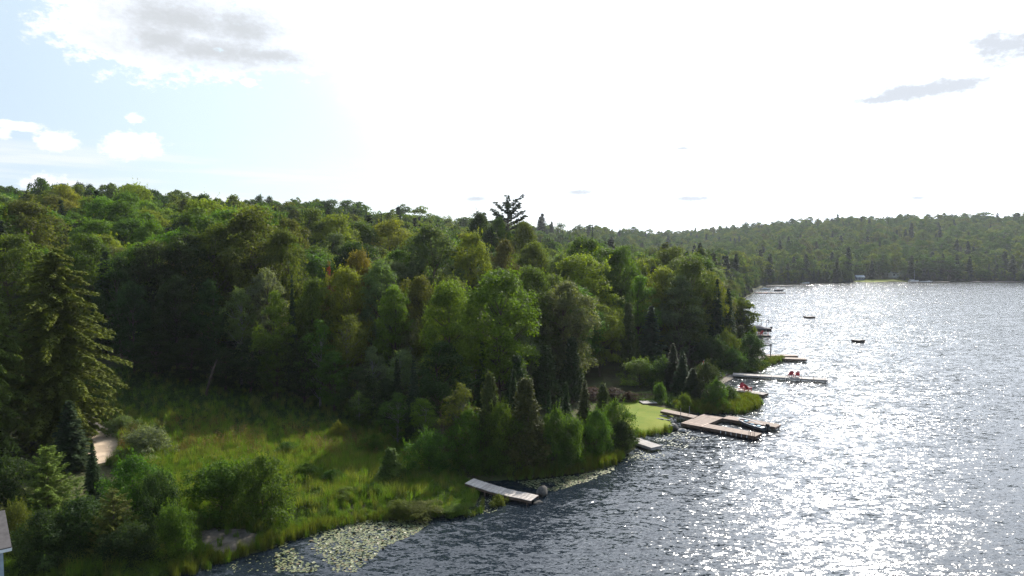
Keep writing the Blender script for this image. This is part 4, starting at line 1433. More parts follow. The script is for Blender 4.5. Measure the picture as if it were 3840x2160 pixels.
MEADOW = [(170, 960), (320, 925), (520, 930), (720, 950), (900, 1000), (1010, 1090), (1160, 1195), (1215, 1250), (1215, 1275), (1160, 1300), (1060, 1308), (930, 1304), (800, 1335), (700, 1372), (600, 1400), (440, 1449), (300, 1460),
          (120, 1460), (230, 1380), (330, 1330), (400, 1330), (330, 1190), (270, 1170), (300, 1130), (290, 1090), (240, 1045)]
gc = np.random.default_rng(77)
mp = poly_world(MEADOW)
x, y = sample_poly(mp, 15.0, gc)
d = shore_dist(x, y)
pa = poly_world(PATCH)
pp = poly_world(PATH)
k = (d > 0.15) & (~inside_poly(x, y, pa) | (gc.uniform(size=len(x)) < 0.10)) & ~inside_poly(x, y, pp)
x, y, d = x[k], y[k], d[k]
row = 952 + (CAMZ - 1.0) / y * FPX
col = x / y * FPX + CX
n1, n2 = vnoise(x, y, 3.0, 5.0), vnoise(x, y, 1.3, 9.0)
r_ = gc.uniform(size=len(x))
q_ = r_ + 0.35 * n1
ix = np.where(q_ < 0.25, 1, np.where(q_ < 0.55, 0, np.where(q_ < 0.95, 2, 9)))
rusty = (row > 1620) & (row < 1720) & (n1 + 0.5 * n2 > -0.1) & (gc.uniform(size=len(x)) < 0.5)
ix = np.where(rusty, 3, ix)
weedy = (d < 9) & (n1 + n2 * 0.6 > 0.12) | (n2 > 0.7)
ix = np.where(weedy & (gc.uniform(size=len(x)) < 0.7), np.where(gc.uniform(size=len(x)) < 0.6, 4, 5), ix)
ix = np.where(gc.uniform(size=len(x)) < np.clip((1690 - row) / 110, 0, 0.9), np.where(gc.uniform(size=len(x)) < 0.7, 7, 5), ix)  # dark-coloured tufts thicken towards the back, painting in deeper shade
ix = np.where((d < 1.6) & (gc.uniform(size=len(x)) < 0.7), 9, ix)
s = gc.uniform(0.55, 1.3, len(x)) * np.where(d < 2.5, 0.75, 1.0) * (1 + 0.3 * n1)
scatter('meadow_grass', np.column_stack([x, y, ground(x, y, d) - 0.03]), np.column_stack([gc.normal(0, 0.08, len(x)), gc.normal(0, 0.08, len(x)), gc.uniform(0, 6.28, len(x))]),
        np.column_stack([s, s, s * gc.uniform(0.8, 1.2, len(x))]), ix, COVER, 'tall sunlit grass, rusty weeds and shade-coloured ferns of the meadow')
print('grass tufts', len(x))

# low growth along the wooded banks
BANK = [[(1020, 1195), (1170, 1195), (1290, 1195), (1450, 1180), (1560, 1155), (1600, 1120), (1606, 1100), (1560, 1090), (1500, 1140), (1400, 1165), (1250, 1165), (1100, 1150)],
        [(1500, 1000), (1650, 990), (1760, 1000), (1830, 1000), (1790, 1035), (1700, 1028), (1640, 1015), (1510, 1010)],
        [(1760, 940), (1800, 905), (1860, 890), (1900, 915), (1960, 906), (1915, 925), (1900, 938), (1850, 940), (1800, 955)],
        [(0, 1300), (250, 1300), (420, 1340), (480, 1400), (420, 1460), (0, 1480)]]
X, Y_, I = [], [], []
for b in BANK:
    P = poly_world(b)
    x, y = sample_poly(P, 9.0, gc)
    X.append(x)
    Y_.append(y)
    q = gc.uniform(size=len(x))
    I.append(np.where(q < 0.35, 4, np.where(q < 0.55, 5, np.where(q < 0.8, 9, 7))))
x, y, ix = np.concatenate(X), np.concatenate(Y_), np.concatenate(I)
d = shore_dist(x, y)
k = d > 0.1
x, y, ix, d = x[k], y[k], ix[k], d[k]
s = gc.uniform(0.6, 1.2, len(x))
scatter('bank_undergrowth', np.column_stack([x, y, ground(x, y, d) - 0.03]), np.column_stack([gc.normal(0, 0.1, len(x)), gc.normal(0, 0.1, len(x)), gc.uniform(0, 6.28, len(x))]), np.column_stack([s, s, s]), ix, COVER,
        'low green undergrowth along the wooded banks')

# reeds standing in the shallows
REED = [[(1690, 1030), (1745, 1025), (1800, 1016), (1850, 1010), (1885, 1003), (1908, 1006), (1918, 1016), (1908, 1030), (1870, 1042), (1800, 1042), (1745, 1040)],
        [(1270, 1205), (1330, 1195), (1450, 1180), (1530, 1160), (1560, 1148), (1572, 1152), (1545, 1172), (1480, 1188), (1380, 1202), (1290, 1212)],
        [(420, 1449), (520, 1412), (620, 1388), (720, 1352), (800, 1328), (920, 1305), (1000, 1300), (1000, 1310), (900, 1318), (810, 1338), (730, 1366), (640, 1395), (540, 1425), (450, 1465)],
        [(1905, 925), (1925, 912), (1965, 905), (1975, 908), (1935, 920), (1912, 934)],
        [(1570, 1096), (1640, 1092), (1690, 1082), (1695, 1088), (1650, 1097), (1590, 1104)],
        [(1165, 1300), (1205, 1285), (1215, 1255), (1222, 1262), (1212, 1290), (1180, 1306)]]
X, Y_ = [], []
for b in REED:
    P = poly_world(b, 0.0)
    x, y = sample_poly(P, 16.0, gc)
    X.append(x)
    Y_.append(y)
x, y = np.concatenate(X), np.concatenate(Y_)
d = shore_dist(x, y)
k = (d > -1.6) & (gc.uniform(size=len(x)) < np.clip(1.15 + d * 0.55, 0, 1))
x, y, d = x[k], y[k], d[k]
ix = np.where(gc.uniform(size=len(x)) < 0.75, 6, np.where(gc.uniform(size=len(x)) < 0.6, 0, 9))
s = gc.uniform(0.55, 1.0, len(x))
scatter('reeds', np.column_stack([x, y, np.maximum(ground(x, y, d), -0.1)]), np.column_stack([gc.normal(0, 0.06, len(x)), gc.normal(0, 0.06, len(x)), gc.uniform(0, 6.28, len(x))]), np.column_stack([s, s, s]), ix, COVER,
        'green reeds growing in the shallow water along the shore')

# lily pads
def lily_mat():
    m = bpy.data.materials.new('lily_pad')
    m.use_nodes = True
    w = NT(m.node_tree)
    p = w.n['Principled BSDF']
    isl = w.new('ShaderNodeNewGeometry').outputs['Random Per Island']
    oi = w.new('ShaderNodeObjectInfo').outputs['Random']
    f = w.math('FRACT', w.math('ADD', isl, oi))
    w.l.new(w.ramp(f, [(0, (0.085, 0.105, 0.038)), (0.5, (0.135, 0.145, 0.062)), (0.85, (0.18, 0.175, 0.08)), (1, (0.13, 0.09, 0.04))]), p.inputs['Base Color'])
    p.inputs['Roughness'].default_value = 0.42
    p.inputs['Specular IOR Level'].default_value = 0.5
    return m


M['lily'] = lily_mat()
LILY = [([(715, 1350), (800, 1328), (930, 1303), (1075, 1300), (1078, 1320), (1040, 1345), (980, 1370), (930, 1410), (880, 1449), (700, 1449), (690, 1400)], 85, 1.0),
        ([(450, 1449), (520, 1425), (640, 1398), (715, 1380), (700, 1449)], 9, 0.6),
        ([(1300, 1212), (1390, 1203), (1480, 1190), (1545, 1172), (1545, 1185), (1490, 1208), (1440, 1222), (1400, 1235), (1360, 1238), (1330, 1225)], 70, 1.0),
        ([(1205, 1262), (1240, 1240), (1275, 1262), (1250, 1285), (1215, 1295)], 14, 0.8),
        ([(1560, 1160), (1600, 1135), (1660, 1125), (1720, 1100), (1780, 1098), (1740, 1120), (1680, 1145), (1600, 1165)], 15, 0.9),
        ([(1640, 1108), (1700, 1085), (1740, 1085), (1720, 1100), (1680, 1112)], 14, 0.9),
        ([(1780, 1040), (1850, 1044), (1900, 1036), (1925, 1042), (1850, 1050)], 9, 0.8)]
LX = []
for poly, dens, sc in LILY:
    P = poly_world(poly, 0.0)
    x, y = sample_poly(P, dens, gc)
    dd = shore_dist(x, y)
    fade = np.clip(1.0 - (-dd - 2.0) / 9.0, 0.25, 1)
    k = (dd < -0.05) & (vnoise(x, y, 1.1, 2.0) + 1.3 * vnoise(x, y, 3.3, 6.0) > gc.uniform(-0.8, 0.55, len(x)) - 0.15) & (gc.uniform(size=len(x)) < fade)
    LX += list(zip(x[k], y[k], gc.uniform(0.055, 0.13, k.sum()) * sc))
cell = {}
pads = []
for (x, y, r) in LX:
    key = (int(x / 0.3), int(y / 0.3))
    good = True
    for a in (-1, 0, 1):
        for b in (-1, 0, 1):
            for (qx, qy, qr) in cell.get((key[0] + a, key[1] + b), ()):
                if (qx - x) ** 2 + (qy - y) ** 2 < (0.6 * (qr + r)) ** 2:
                    good = False
    if good:
        cell.setdefault(key, []).append((x, y, r))
        pads.append((x, y, r))
pads.sort(key=lambda q: -q[2] / math.hypot(q[0], q[1]))


def pad_verts(rad, a0, tilt, ph):
    out = [(0, 0, 0.012)]
    for i in range(9):
        a = a0 + 0.28 + (2 * math.pi - 0.56) * i / 8
        z = 0.012 + tilt * rad * max(0.0, math.cos(a - ph))
        out.append((rad * math.cos(a), rad * math.sin(a), z))
    return out


PF = [(0, i, i + 1) for i in range(1, 9)]
pad_meshes = []
for i in range(6):
    me = bpy.data.meshes.new('lily_pad')
    me.from_pydata(pad_verts(1.0, i * 1.1, 0.04 if i < 5 else 0.15, i * 2.0), [], PF)
    me.materials.append(M['lily'])
    pad_meshes.append(me)
inview = [p for p in pads if -0.74 < p[0] / p[1] < 0.74 and p[1] > 42]
for i, (x, y, r) in enumerate(inview[:300]):
    o = link(bpy.data.objects.new('lily_pad', pad_meshes[i % 6]))
    o.location = (x, y, 0.004)
    o.scale = (r, r, 1.0)
    o.rotation_euler = (0, 0, random.uniform(0, 6.28))
    tag(o, 'pale green lily pad floating in the shallows along the shore', 'lily pad', 'lily pads floating along the shore')
V, F = [], []
for i, (x, y, r) in enumerate(inview[300:]):
    b = len(V)
    for (vx, vy, vz) in pad_verts(r, random.uniform(0, 6.28), 0.04 if random.random() < 0.9 else 0.2, random.uniform(0, 6.28)):
        V.append((x + vx, y + vy, vz))
    F += [tuple(b + q for q in f) for f in PF]
o = link(bpy.data.objects.new('lily_pad_carpet', mesh_np('lily_pad_carpet', V, np.array(F), M['lily'])))
tag(o, 'carpet of pale lily pads along the shallow shore', None, None, 'stuff')
print('pads', len(inview))

# ------------------------------------------------------------------ docks
def quad(NL, NR, FR, FL, z, w=None):
    """rectangle whose near edge runs NL-NR and far edge FL-FR (photograph pixels) at height z: start, angle, length, width"""
    P = [at(*q, z)[:2] for q in (NL, NR, FR, FL)]
    a, b = (P[0] + P[3]) / 2, (P[1] + P[2]) / 2
    L = np.linalg.norm(b - a)
    ax = (b - a) / L
    nx = np.array((-ax[1], ax[0]))
    wd_ = w or 0.5 * (abs((P[3] - P[0]) @ nx) + abs((P[2] - P[1]) @ nx))
    return a, math.atan2(ax[1], ax[0]), L, wd_


def deck_section(parent, x0, x1, y0, y1, z, m, fm, pw=0.14, thick=0.30, single=True, along=False, name='plank', posts=True, gap=0.012, skirt=None):
    """planks across (or along) a rectangle, a rim of joists under them and floats or legs down into the water"""
    n = max(1, int(round((x1 - x0 if not along else y1 - y0) / pw)))
    st = (x1 - x0 if not along else y1 - y0) / n
    bm_ = MB()
    size = (st - gap, y1 - y0, 0.035) if not along else (x1 - x0, st - gap, 0.035)
    me = MB().box((0, 0, 0), size, ch=0.006).mesh(name, m) if single else None
    rr = random.Random(int((x0 + y0 + z + x1) * 100))
    for i in range(n):
        c = (x0 + st * (i + 0.5), (y0 + y1) / 2, z - 0.0175 + rr.uniform(-0.004, 0.004)) if not along else ((x0 + x1) / 2, y0 + st * (i + 0.5), z - 0.0175 + rr.uniform(-0.004, 0.004))
        if single:
            o = link(bpy.data.objects.new(name, me), parent)
            o.location = c
        else:
            bm_.box(c, size, ch=0.006)
    if not single:
        tag(bm_.build('decking', m, parent), kind='stuff')
    fr = MB()
    zt = z - 0.042
    for yy in (y0 + 0.025, y1 - 0.025):
        fr.box(((x0 + x1) / 2, yy, zt - thick / 2), (x1 - x0, 0.05, thick))
    for xx in (x0 + 0.025, x1 - 0.025):
        fr.box((xx, (y0 + y1) / 2, zt - thick / 2), (0.05, y1 - y0 - 0.104, thick))
    fr.build('rim_joist', fm, parent)
    if posts:
        k = max(1, int((x1 - x0) / 2.6))
        for i in range(k + 1):
            for yy in (y0 + 0.14, y1 - 0.14):
                xx = x0 + 0.14 + (x1 - x0 - 0.28) * i / k
                MB().tube([(xx, yy, -0.9), (xx, yy, zt - 0.02)], 0.05, 6).build('leg', M['dark_wood'], parent)


# plank dock by the meadow: it sags, every plank its own board
def plank_dock():
    a = at(1760, 1806, 0.75)
    a2 = at(1815, 1822, 0.6)
    b = at(2006, 1868, 0.42)
    d = b[:2] - a[:2]
    L = float(np.linalg.norm(d))
    e = empty('plank_dock', (a[0], a[1], 0), math.atan2(d[1], d[0]), 'sagging dock of wide grey planks running out beside a dark boulder', 'dock')
    n, wid = 17, 1.42
    prof = lambda t: 0.42 + 0.40 * max(0, 1 - t * 1.35) ** 1.7
    st = L / n
    me = MB().box((0, 0, 0), (st - 0.02, wid, 0.045), ch=0.008).mesh('plank', M['pale_wood'])
    rr = random.Random(3)
    for i in range(n):
        t = (i + 0.5) / n
        s = (prof((i + 1) / n) - prof(i / n)) / st
        o = link(bpy.data.objects.new('plank', me), e)
        o.location = (st * (i + 0.5), rr.uniform(-0.03, 0.03), prof(t) + rr.uniform(-0.006, 0.006))
        o.rotation_euler = (rr.uniform(-0.008, 0.008), -math.atan(s), rr.uniform(-0.012, 0.012))
    for yy in (-wid / 2 + 0.06, wid / 2 - 0.06):
        m = MB()
        for i in range(8):
            t0, t1 = i / 8, (i + 1) / 8
            z0, z1 = prof(t0) - 0.13, prof(t1) - 0.13
            m.box((L * (t0 + t1) / 2, yy, (z0 + z1) / 2), (L / 8 + 0.01, 0.06, 0.19), ry=-math.atan((z1 - z0) / (L / 8)))
        m.build('stringer', M['dark_wood'], e)
    for t in (0.3, 0.62, 0.93):
        for yy in (-wid / 2 + 0.14, wid / 2 - 0.14):
            MB().tube([(L * t, yy, -0.9), (L * t, yy, prof(t) - 0.05)], 0.06, 6).build('leg', M['dark_wood'], e)


plank_dock()


def boulder(name, c, size, seed, m, label, cat='rock', group=None, flat=0.0):
    bm = bmesh.new()
    bmesh.ops.create_icosphere(bm, subdivisions=3, radius=1.0)
    g = random.Random(seed)
    ks = [(Vector((g.gauss(0, 1), g.gauss(0, 1), g.gauss(0, 1))).normalized(), g.uniform(0.58, 0.88)) for _ in range(11)]
    for v in bm.verts:
        p = v.co.copy()
        for k, dd in ks:
            q = p.dot(k)
            if q > dd:
                p -= k * (q - dd)
        p *= 1 + 0.04 * math.sin(p.x * 5 + seed) * math.cos(p.y * 4)
        v.co = Vector((p.x * size[0] / 2, p.y * size[1] / 2, p.z * size[2] / 2))
    me = bpy.data.meshes.new(name)
    bm.to_mesh(me)
    bm.free()
    me.materials.append(m)
    for p in me.polygons:
        p.use_smooth = True
    o = link(bpy.data.objects.new(name, me))
    o.location = c
    o.rotation_euler = (0, flat, g.uniform(0, 3))
    return tag(o, label, cat, group)


p = at(2034, 1862, 0.0)
boulder('boulder', (p[0], p[1] + 0.3, 0.22), (1.25, 1.1, 1.15), 4, M['rock'], 'dark rounded boulder in the water beside the plank dock')
p = at(2018, 1886, 0.0)
boulder('boulder', (p[0], p[1], 0.02), (1.1, 0.8, 0.34), 9, M['rock'], 'flat brown rock under the end of the plank dock', flat=0.12)
p = at(2529, 1612, 0.0)
boulder('boulder', (p[0], p[1], 0.25), (1.15, 0.9, 1.0), 14, M['rock'], 'grey boulder at the corner of the lawn')
p = at(2556, 1618, 0.0)
boulder('boulder', (p[0], p[1], 0.12), (1.3, 0.7, 0.5), 17, M['pale_rock'], 'pale slanting rock in the water beside the grey boulder', flat=0.2)
for i, (x, y) in enumerate(((2514, 1596), (2525, 1590), (2510, 1604), (2521, 1583), (2516, 1574), (2530, 1577))):
    p = at(x, y, 0.15)
    boulder('shore_stone', (p[0], p[1], 0.14), (0.5 + 0.08 * (i % 3), 0.45, 0.35), 30 + i, M['pale_rock'], 'pale shore stone where the lawn meets the water', 'stone', 'stones at the lawn edge')
for i, (x, y) in enumerate(((2487, 1562), (2475, 1573), (2500, 1577), (2512, 1569))):
    p = on_ground(x, y)
    o = MB().box((0, 0, 0), (0.85, 0.22, 0.10), ch=0.02).build('stone_step', M['pale_rock'])
    o.location = (p[0], p[1], p[2] + 0.08)
    o.rotation_euler = (0, 0, R(-18))
    tag(o, 'pale stone step laid in the lawn near the ramp', 'step', 'stone steps in the lawn')


# small weathered dock
def grey_dock():
    a, rz, L, w_ = quad((2366, 1652), (2443, 1681), (2483, 1669), (2385, 1640), 0.42, 1.5)
    e = empty('weathered_dock', (a[0], a[1], 0), rz, 'small weathered grey dock sticking out under the dark bush', 'dock')
    deck_section(e, -1.2, L, -w_ / 2, w_ / 2, 0.42, M['grey_wood'], M['grey_wood'], 0.145, 0.24)


grey_dock()


# the big tan dock
def main_dock():
    zt = 0.48
    PNL, PNR, PFR, PFL = [at(*q, zt)[:2] for q in ((2552.7, 1586), (2635.6, 1596.8), (2713, 1567), (2639.7, 1551.2))]
    ax = (PNR - PNL) + (PFR - PFL)
    ax /= np.linalg.norm(ax)
    nx = np.array((-ax[1], ax[0]))
    org = PNL
    loc = lambda q: (float((q - org) @ ax), float((q - org) @ nx))
    e = empty('tan_dock', (org[0], org[1], 0), math.atan2(ax[1], ax[0]), 'large tan U shaped dock with a ramp and two fingers off the lawn', 'dock')
    pr, pf = loc(PNR), loc(PFL)
    PW = (loc(PNR)[0] + loc(PFR)[0]) / 2 + 0.0
    PD = (loc(PFL)[1] + loc(PFR)[1]) / 2
    deck_section(e, 0, PW, 0, PD, zt, M['tan_deck'], M['dark_wood'], 0.15, 0.30, single=False, along=False)
    # pale seam boards
    for y in (0.75, PD - 0.95):
        MB().box((PW / 2, y, zt + 0.012), (PW - 0.1, 0.14, 0.02)).build('seam_board', M['pink_trim'], e)
    # near finger
    q = [loc(at(*c, zt)[:2]) for c in ((2635.6, 1596.8), (2840.8, 1632.2), (2874.7, 1615.9), (2664, 1584.6))]
    x1 = (q[1][0] + q[2][0]) / 2
    w_ = 1.75
    half = PW + (x1 - PW) * 0.4
    deck_section(e, PW + 0.03, half - 0.02, 0, w_, zt, M['tan_deck'], M['dark_wood'], 0.15, 0.30, single=False)
    deck_section(e, half + 0.02, x1, 0, w_, zt, M['tan_deck'], M['dark_wood'], 0.15, 0.30, single=False)
    MB().box((PW - 0.06, w_ / 2 + 0.05, zt + 0.012), (0.14, w_, 0.02)).build('seam_board', M['pink_trim'], e)
    # far finger
    q2 = [loc(at(*c, zt)[:2]) for c in ((2706, 1569.7), (2908.7, 1599.6), (2935.9, 1586), (2725, 1556))]
    x2 = (q2[1][0] + q2[2][0]) / 2
    y0 = (q2[0][1] + q2[1][1]) / 2
    y1 = y0 + 1.75
    seg = PW + (x2 - PW) * 0.45
    deck_section(e, PW + 0.03, seg - 0.02, y0, y1, zt, M['tan_deck'], M['dark_wood'], 0.15, 0.30, single=False)
    deck_section(e, seg + 0.02, x2, y0, y1, zt, M['tan_deck'], M['dark_wood'], 0.15, 0.30, single=False)
    MB().box((x2 + 0.03, (y0 + y1) / 2, zt - 0.10), (0.05, y1 - y0, 0.16)).build('bumper', M['pink_trim'], e)
    # pale fender straps on the near face
    for k in range(6):
        MB().box((PW + 0.4 + (x1 - PW - 0.8) * (0.35 + k * 0.11), -0.012, zt - 0.2), (0.05, 0.02, 0.30)).build('fender_strap', M['white_paint'], e)
    # ramp to the lawn
    r = [loc(at(*c, z_)[:2]) for c, z_ in (((2465.8, 1542.5), 0.75), ((2502.4, 1536.5), 0.75), ((2588, 1569.7), zt), ((2615.2, 1558.8), zt))]
    a = ((r[0][0] + r[1][0]) / 2, (r[0][1] + r[1][1]) / 2)
    b = ((r[2][0] + r[3][0]) / 2 + 0.25, (r[2][1] + r[3][1]) / 2)
    L = math.hypot(b[0] - a[0], b[1] - a[1])
    th = math.atan2(b[1] - a[1], b[0] - a[0])
    rise = 0.27
    m, m2 = MB(), MB()
    n = int(L / 0.15)
    for i in range(n):
        t = (i + 0.5) / n
        m.box((a[0] + (b[0] - a[0]) * t, a[1] + (b[1] - a[1]) * t, zt + 0.06 + rise * (1 - t)), (L / n - 0.012, 1.35, 0.035), rz=th, ry=math.atan(rise / L))
    tag(m.build('ramp_decking', M['tan_deck'], e), kind='stuff')
    for s in (-1, 1):
        m2.box(((a[0] + b[0]) / 2 - math.sin(th) * 0.66 * s, (a[1] + b[1]) / 2 + math.cos(th) * 0.66 * s, zt - 0.09 + rise / 2), (L, 0.05, 0.22), rz=th, ry=math.atan(rise / L))
    m2.build('ramp_beam', M['dark_wood'], e)
    for s, t in ((-0.72, 0.62), (0.72, 0.75)):
        x, y = a[0] + (b[0] - a[0]) * t - math.sin(th) * s, a[1] + (b[1] - a[1]) * t + math.cos(th) * s
        MB().tube([(x, y, -0.8), (x, y, zt + 1.05)], 0.035, 6).build('mooring_pole', M['metal_frame'], e)
    # swim ladder on the near corner
    lx, ly = x1 - 0.45, -0.05
    lad = MB()
    for s in (-0.22, 0.22):
        lad.tube([(lx + s, ly + 0.4, zt), (lx + s, ly + 0.4, zt + 0.55), (lx + s, ly + 0.15, zt + 0.72), (lx + s, ly - 0.05, zt + 0.5), (lx + s, ly - 0.12, -0.8)], 0.028, 6)
    lo = lad.build('ladder', M['dark_wood'], e)
    for i in range(4):
        MB().box((lx, ly - 0.1, zt - 0.25 - 0.25 * i), (0.42, 0.09, 0.03)).build('rung', M['dark_wood'], lo)
    return e, PW, w_, y0, zt, ax, nx, org


DK = main_dock()


# ------------------------------------------------------------------ boats
def hull(e, L, beam, depth, m_out, m_in, inner=True, bow=0.42, name='hull', flare=0.85):
    """hull along +x (bow), keel at z=0, open inside when inner"""
    ns, prof = 15, []
    for i in range(ns):
        t = i / (ns - 1)
        f = 1.0 if t < bow else math.sqrt(max(0.0, 1 - ((t - bow) / (1 - bow)) ** 2.2))
        b = beam / 2 * max(f, 0.03) * (0.93 + 0.07 * min(1, t * 4))
        keel = 0.02 + depth * 0.55 * max(0, (t - 0.70) / 0.30) ** 2
        sheer = depth * (1 + 0.32 * t ** 2.5)
        ch_z = keel + (depth * 0.30) * (1 + 0.5 * t)
        prof.append((t * L, b, keel, ch_z, sheer))
    V, F = [], []

    def ring(p, inset, dz):
        x, b, k, cz, sh = p
        b2, c2 = max(b - inset, 0.004), max(b * flare - inset, 0.003)
        return [(x, b2, sh), (x, c2, cz + dz), (x, 0, k + dz), (x, -c2, cz + dz), (x, -b2, sh)]
    for p in prof:
        V += ring(p, 0, 0)
    for i in range(ns - 1):
        for k in range(4):
            F.append((i * 5 + k, i * 5 + k + 1, (i + 1) * 5 + k + 1, (i + 1) * 5 + k))
    F.append((4, 3, 2, 1, 0))
    o = MB().add(V, F)
    if inner:
        V2 = []
        for j, p in enumerate(prof):
            q = list(p)
            if j == 0:
                q[0] += 0.05
            if j == ns - 1:
                q[0] -= 0.08
            V2 += ring(q, 0.035, 0.06)
        F2 = []
        for i in range(ns - 1):
            for k in range(4):
                F2.append((i * 5 + k, (i + 1) * 5 + k, (i + 1) * 5 + k + 1, i * 5 + k + 1))
        F2.append((0, 1, 2, 3, 4))
        ho = o.build(name, m_out, e, True)
        MB().add(V2, F2).build('inner_hull', m_in, ho)
        g = MB()
        for s in (0, 4):
            g.tube([V[i * 5 + s] for i in range(ns)], 0.028, 5)
        g.tube([V[0], V[4]], 0.028, 5)
        g.build('gunwale', M['aluminium'], ho)
    else:
        ho = o.build(name, m_out, e, True)
    return ho, prof


def outboard(e, x, z, s=1.0, m=None):
    m = m or M['black']
    o = MB()
    o.box((x - 0.22 * s, 0, z + 0.32 * s), (0.36 * s, 0.26 * s, 0.34 * s), ch=0.08 * s)
    o.box((x - 0.20 * s, 0, z - 0.12 * s), (0.16 * s, 0.12 * s, 0.62 * s))
    o.box((x - 0.26 * s, 0, z - 0.46 * s), (0.40 * s, 0.06 * s, 0.10 * s))
    ob = o.build('outboard_motor', m, e)
    MB().tube([(x - 0.05 * s, 0, z + 0.24 * s), (x + 0.45 * s, 0.05, z + 0.34 * s)], 0.02, 5).build('tiller', M['black'], ob)


def row_boat():
    e0, PW, w_, y0, zt, ax, nx, org = DK
    b, s = at(2772, 1578, 0.30)[:2], at(2872, 1607, 0.30)[:2]
    d = b - s
    e = empty('motor_boat', (s[0], s[1], -0.10), math.atan2(d[1], d[0]), 'grey aluminium fishing boat moored between the fingers of the tan dock', 'boat')
    L = float(np.linalg.norm(d))
    ho, prof = hull(e, L, 1.5, 0.55, M['boat_grey'], M['slate_siding'])
    for x, ww in ((0.55, 1.25), (1.55, 1.32), (2.55, 1.2)):
        MB().box((x, 0, 0.40), (0.30, ww, 0.05), ch=0.01).build('bench', M['aluminium'], e)
    MB().box((0.95, 0.1, 0.50), (0.42, 0.40, 0.10), ch=0.03).build('seat_cushion', M['boat_blue'], e)
    MB().box((1.9, 0.05, 0.50), (0.42, 0.40, 0.10), ch=0.03).build('seat_cushion', M['boat_blue'], e)
    MB().box((2.95, 0.0, 0.58), (0.40, 0.50, 0.22), ch=0.05).build('seat_cushion', M['boat_blue'], e)
    outboard(e, -0.02, 0.50)
    MB().tube([(L - 0.2, 0, 0.72), (L - 0.1, 0.5, 0.68), (L + 0.25, 0.8, 0.6)], 0.015, 5).build('bow_line', M['white_paint'], e)


row_boat()

# swim platform lying on the lawn
p = on_ground(2430, 1513)
e = empty('swim_platform', (p[0], p[1], p[2]), R(8), 'grey wooden platform lying on the lawn by the picket fence', 'platform')
for i in range(12):
    MB().box((-0.9 + 0.165 * i, 0, 0.20), (0.15, 1.7, 0.035), ch=0.006).build('plank', M['grey_wood'], e)
f = MB()
for y_ in (-0.8, 0.8):
    f.box((0, y_, 0.09), (1.95, 0.06, 0.15))
f.build('frame', M['dark_wood'], e)

# dark picket fence behind the lawn
a, b = on_ground(2370, 1499), on_ground(2478, 1503)
d = b - a
L = float(np.linalg.norm(d[:2]))
e = empty('picket_fence', tuple(a), math.atan2(d[1], d[0]), 'dark low picket fence in the shade behind the lawn', 'fence')
pk = MB().add([(-0.045, 0, 0), (0.045, 0, 0), (0.045, 0, 1.0), (0, 0, 1.08), (-0.045, 0, 1.0), (-0.045, 0.02, 0), (0.045, 0.02, 0), (0.045, 0.02, 1.0), (0, 0.02, 1.08), (-0.045, 0.02, 1.0)],
              [(0, 1, 2, 3, 4), (9, 8, 7, 6, 5), (0, 5, 6, 1), (1, 6, 7, 2), (2, 7, 8, 3), (3, 8, 9, 4), (4, 9, 5, 0)]).mesh('picket', M['dark_wood'])
n = int(L / 0.15)
for i in range(n):
    o = link(bpy.data.objects.new('picket', pk), e)
    o.location = (L * (i + 0.5) / n, 0, -0.05 + (gz(a[0] + d[0] * i / n, a[1] + d[1] * i / n) - a[2]))
for z_ in (0.25, 0.75):
    MB().box((L / 2, 0.045, z_), (L, 0.04, 0.07)).build('rail', M['dark_wood'], e)
for i in range(4):
    MB().box((L * i / 3, 0.10, 0.45), (0.08, 0.08, 1.1)).build('post', M['dark_wood'], e)


# leaning trunk and straight trunks in the shade of the forest edge
def bare_trunk(name, x0, yb, x1, yt, rad, m, label, group=None):
    b = on_ground(x0 * K, yb * K)
    dd = ray(x1 * K, yt * K)
    zt = CAMZ + dd[2] / dd[1] * b[1]
    tx = dd[0] / dd[1] * b[1]
    h = zt - b[2]
    e = empty(name, tuple(b), 0, label, 'tree trunk', group)
    dx = tx - b[0]
    MB().tube([(0, 0, -0.4), (dx * 0.3, 0.1, h * 0.33), (dx * 0.62, 0, h * 0.66), (dx, 0.1, h)], [rad * 1.25, rad, rad * 0.85, rad * 0.6], 8).build('trunk', m, e, True)
    for i in range(4):
        t = 0.5 + 0.13 * i
        s = 1 if i % 2 else -1
        MB().tube([(dx * t, 0, h * t), (dx * t + 0.5 * s, 0.2, h * t + 0.3), (dx * t + 0.9 * s, 0.2, h * t + 0.8)], [rad * 0.3, rad * 0.18, 0.01], 5).build('branch', m, e)


bare_trunk('leaning_trunk', 514, 1000, 545, 905, 0.13, M['bark'], 'bare brown trunk leaning over the shaded end of the meadow')
for i, x in enumerate((655, 702, 742, 812)):
    bare_trunk('straight_trunk', x, 975 + i * 4.0, x + (i % 3 - 1) * 3, 840, 0.09 + 0.015 * (i % 3), M['bark'], 'straight dark trunk standing at the shaded forest edge', 'trunks at the forest edge')


# ------------------------------------------------------------------ garden chairs
def slat(mb, a, b, w, t, side):
    a, b, side = Vector(a), Vector(b), Vector(side).normalized()
    n = (b - a).cross(side).normalized() * t / 2
    s = side * w / 2
    mb.add([a - s - n, a + s - n, b + s - n, b - s - n, a - s + n, a + s + n, b + s + n, b - s + n], [(3, 2, 1, 0), (4, 5, 6, 7), (0, 1, 5, 4), (1, 2, 6, 5), (2, 3, 7, 6), (3, 0, 4, 7)])


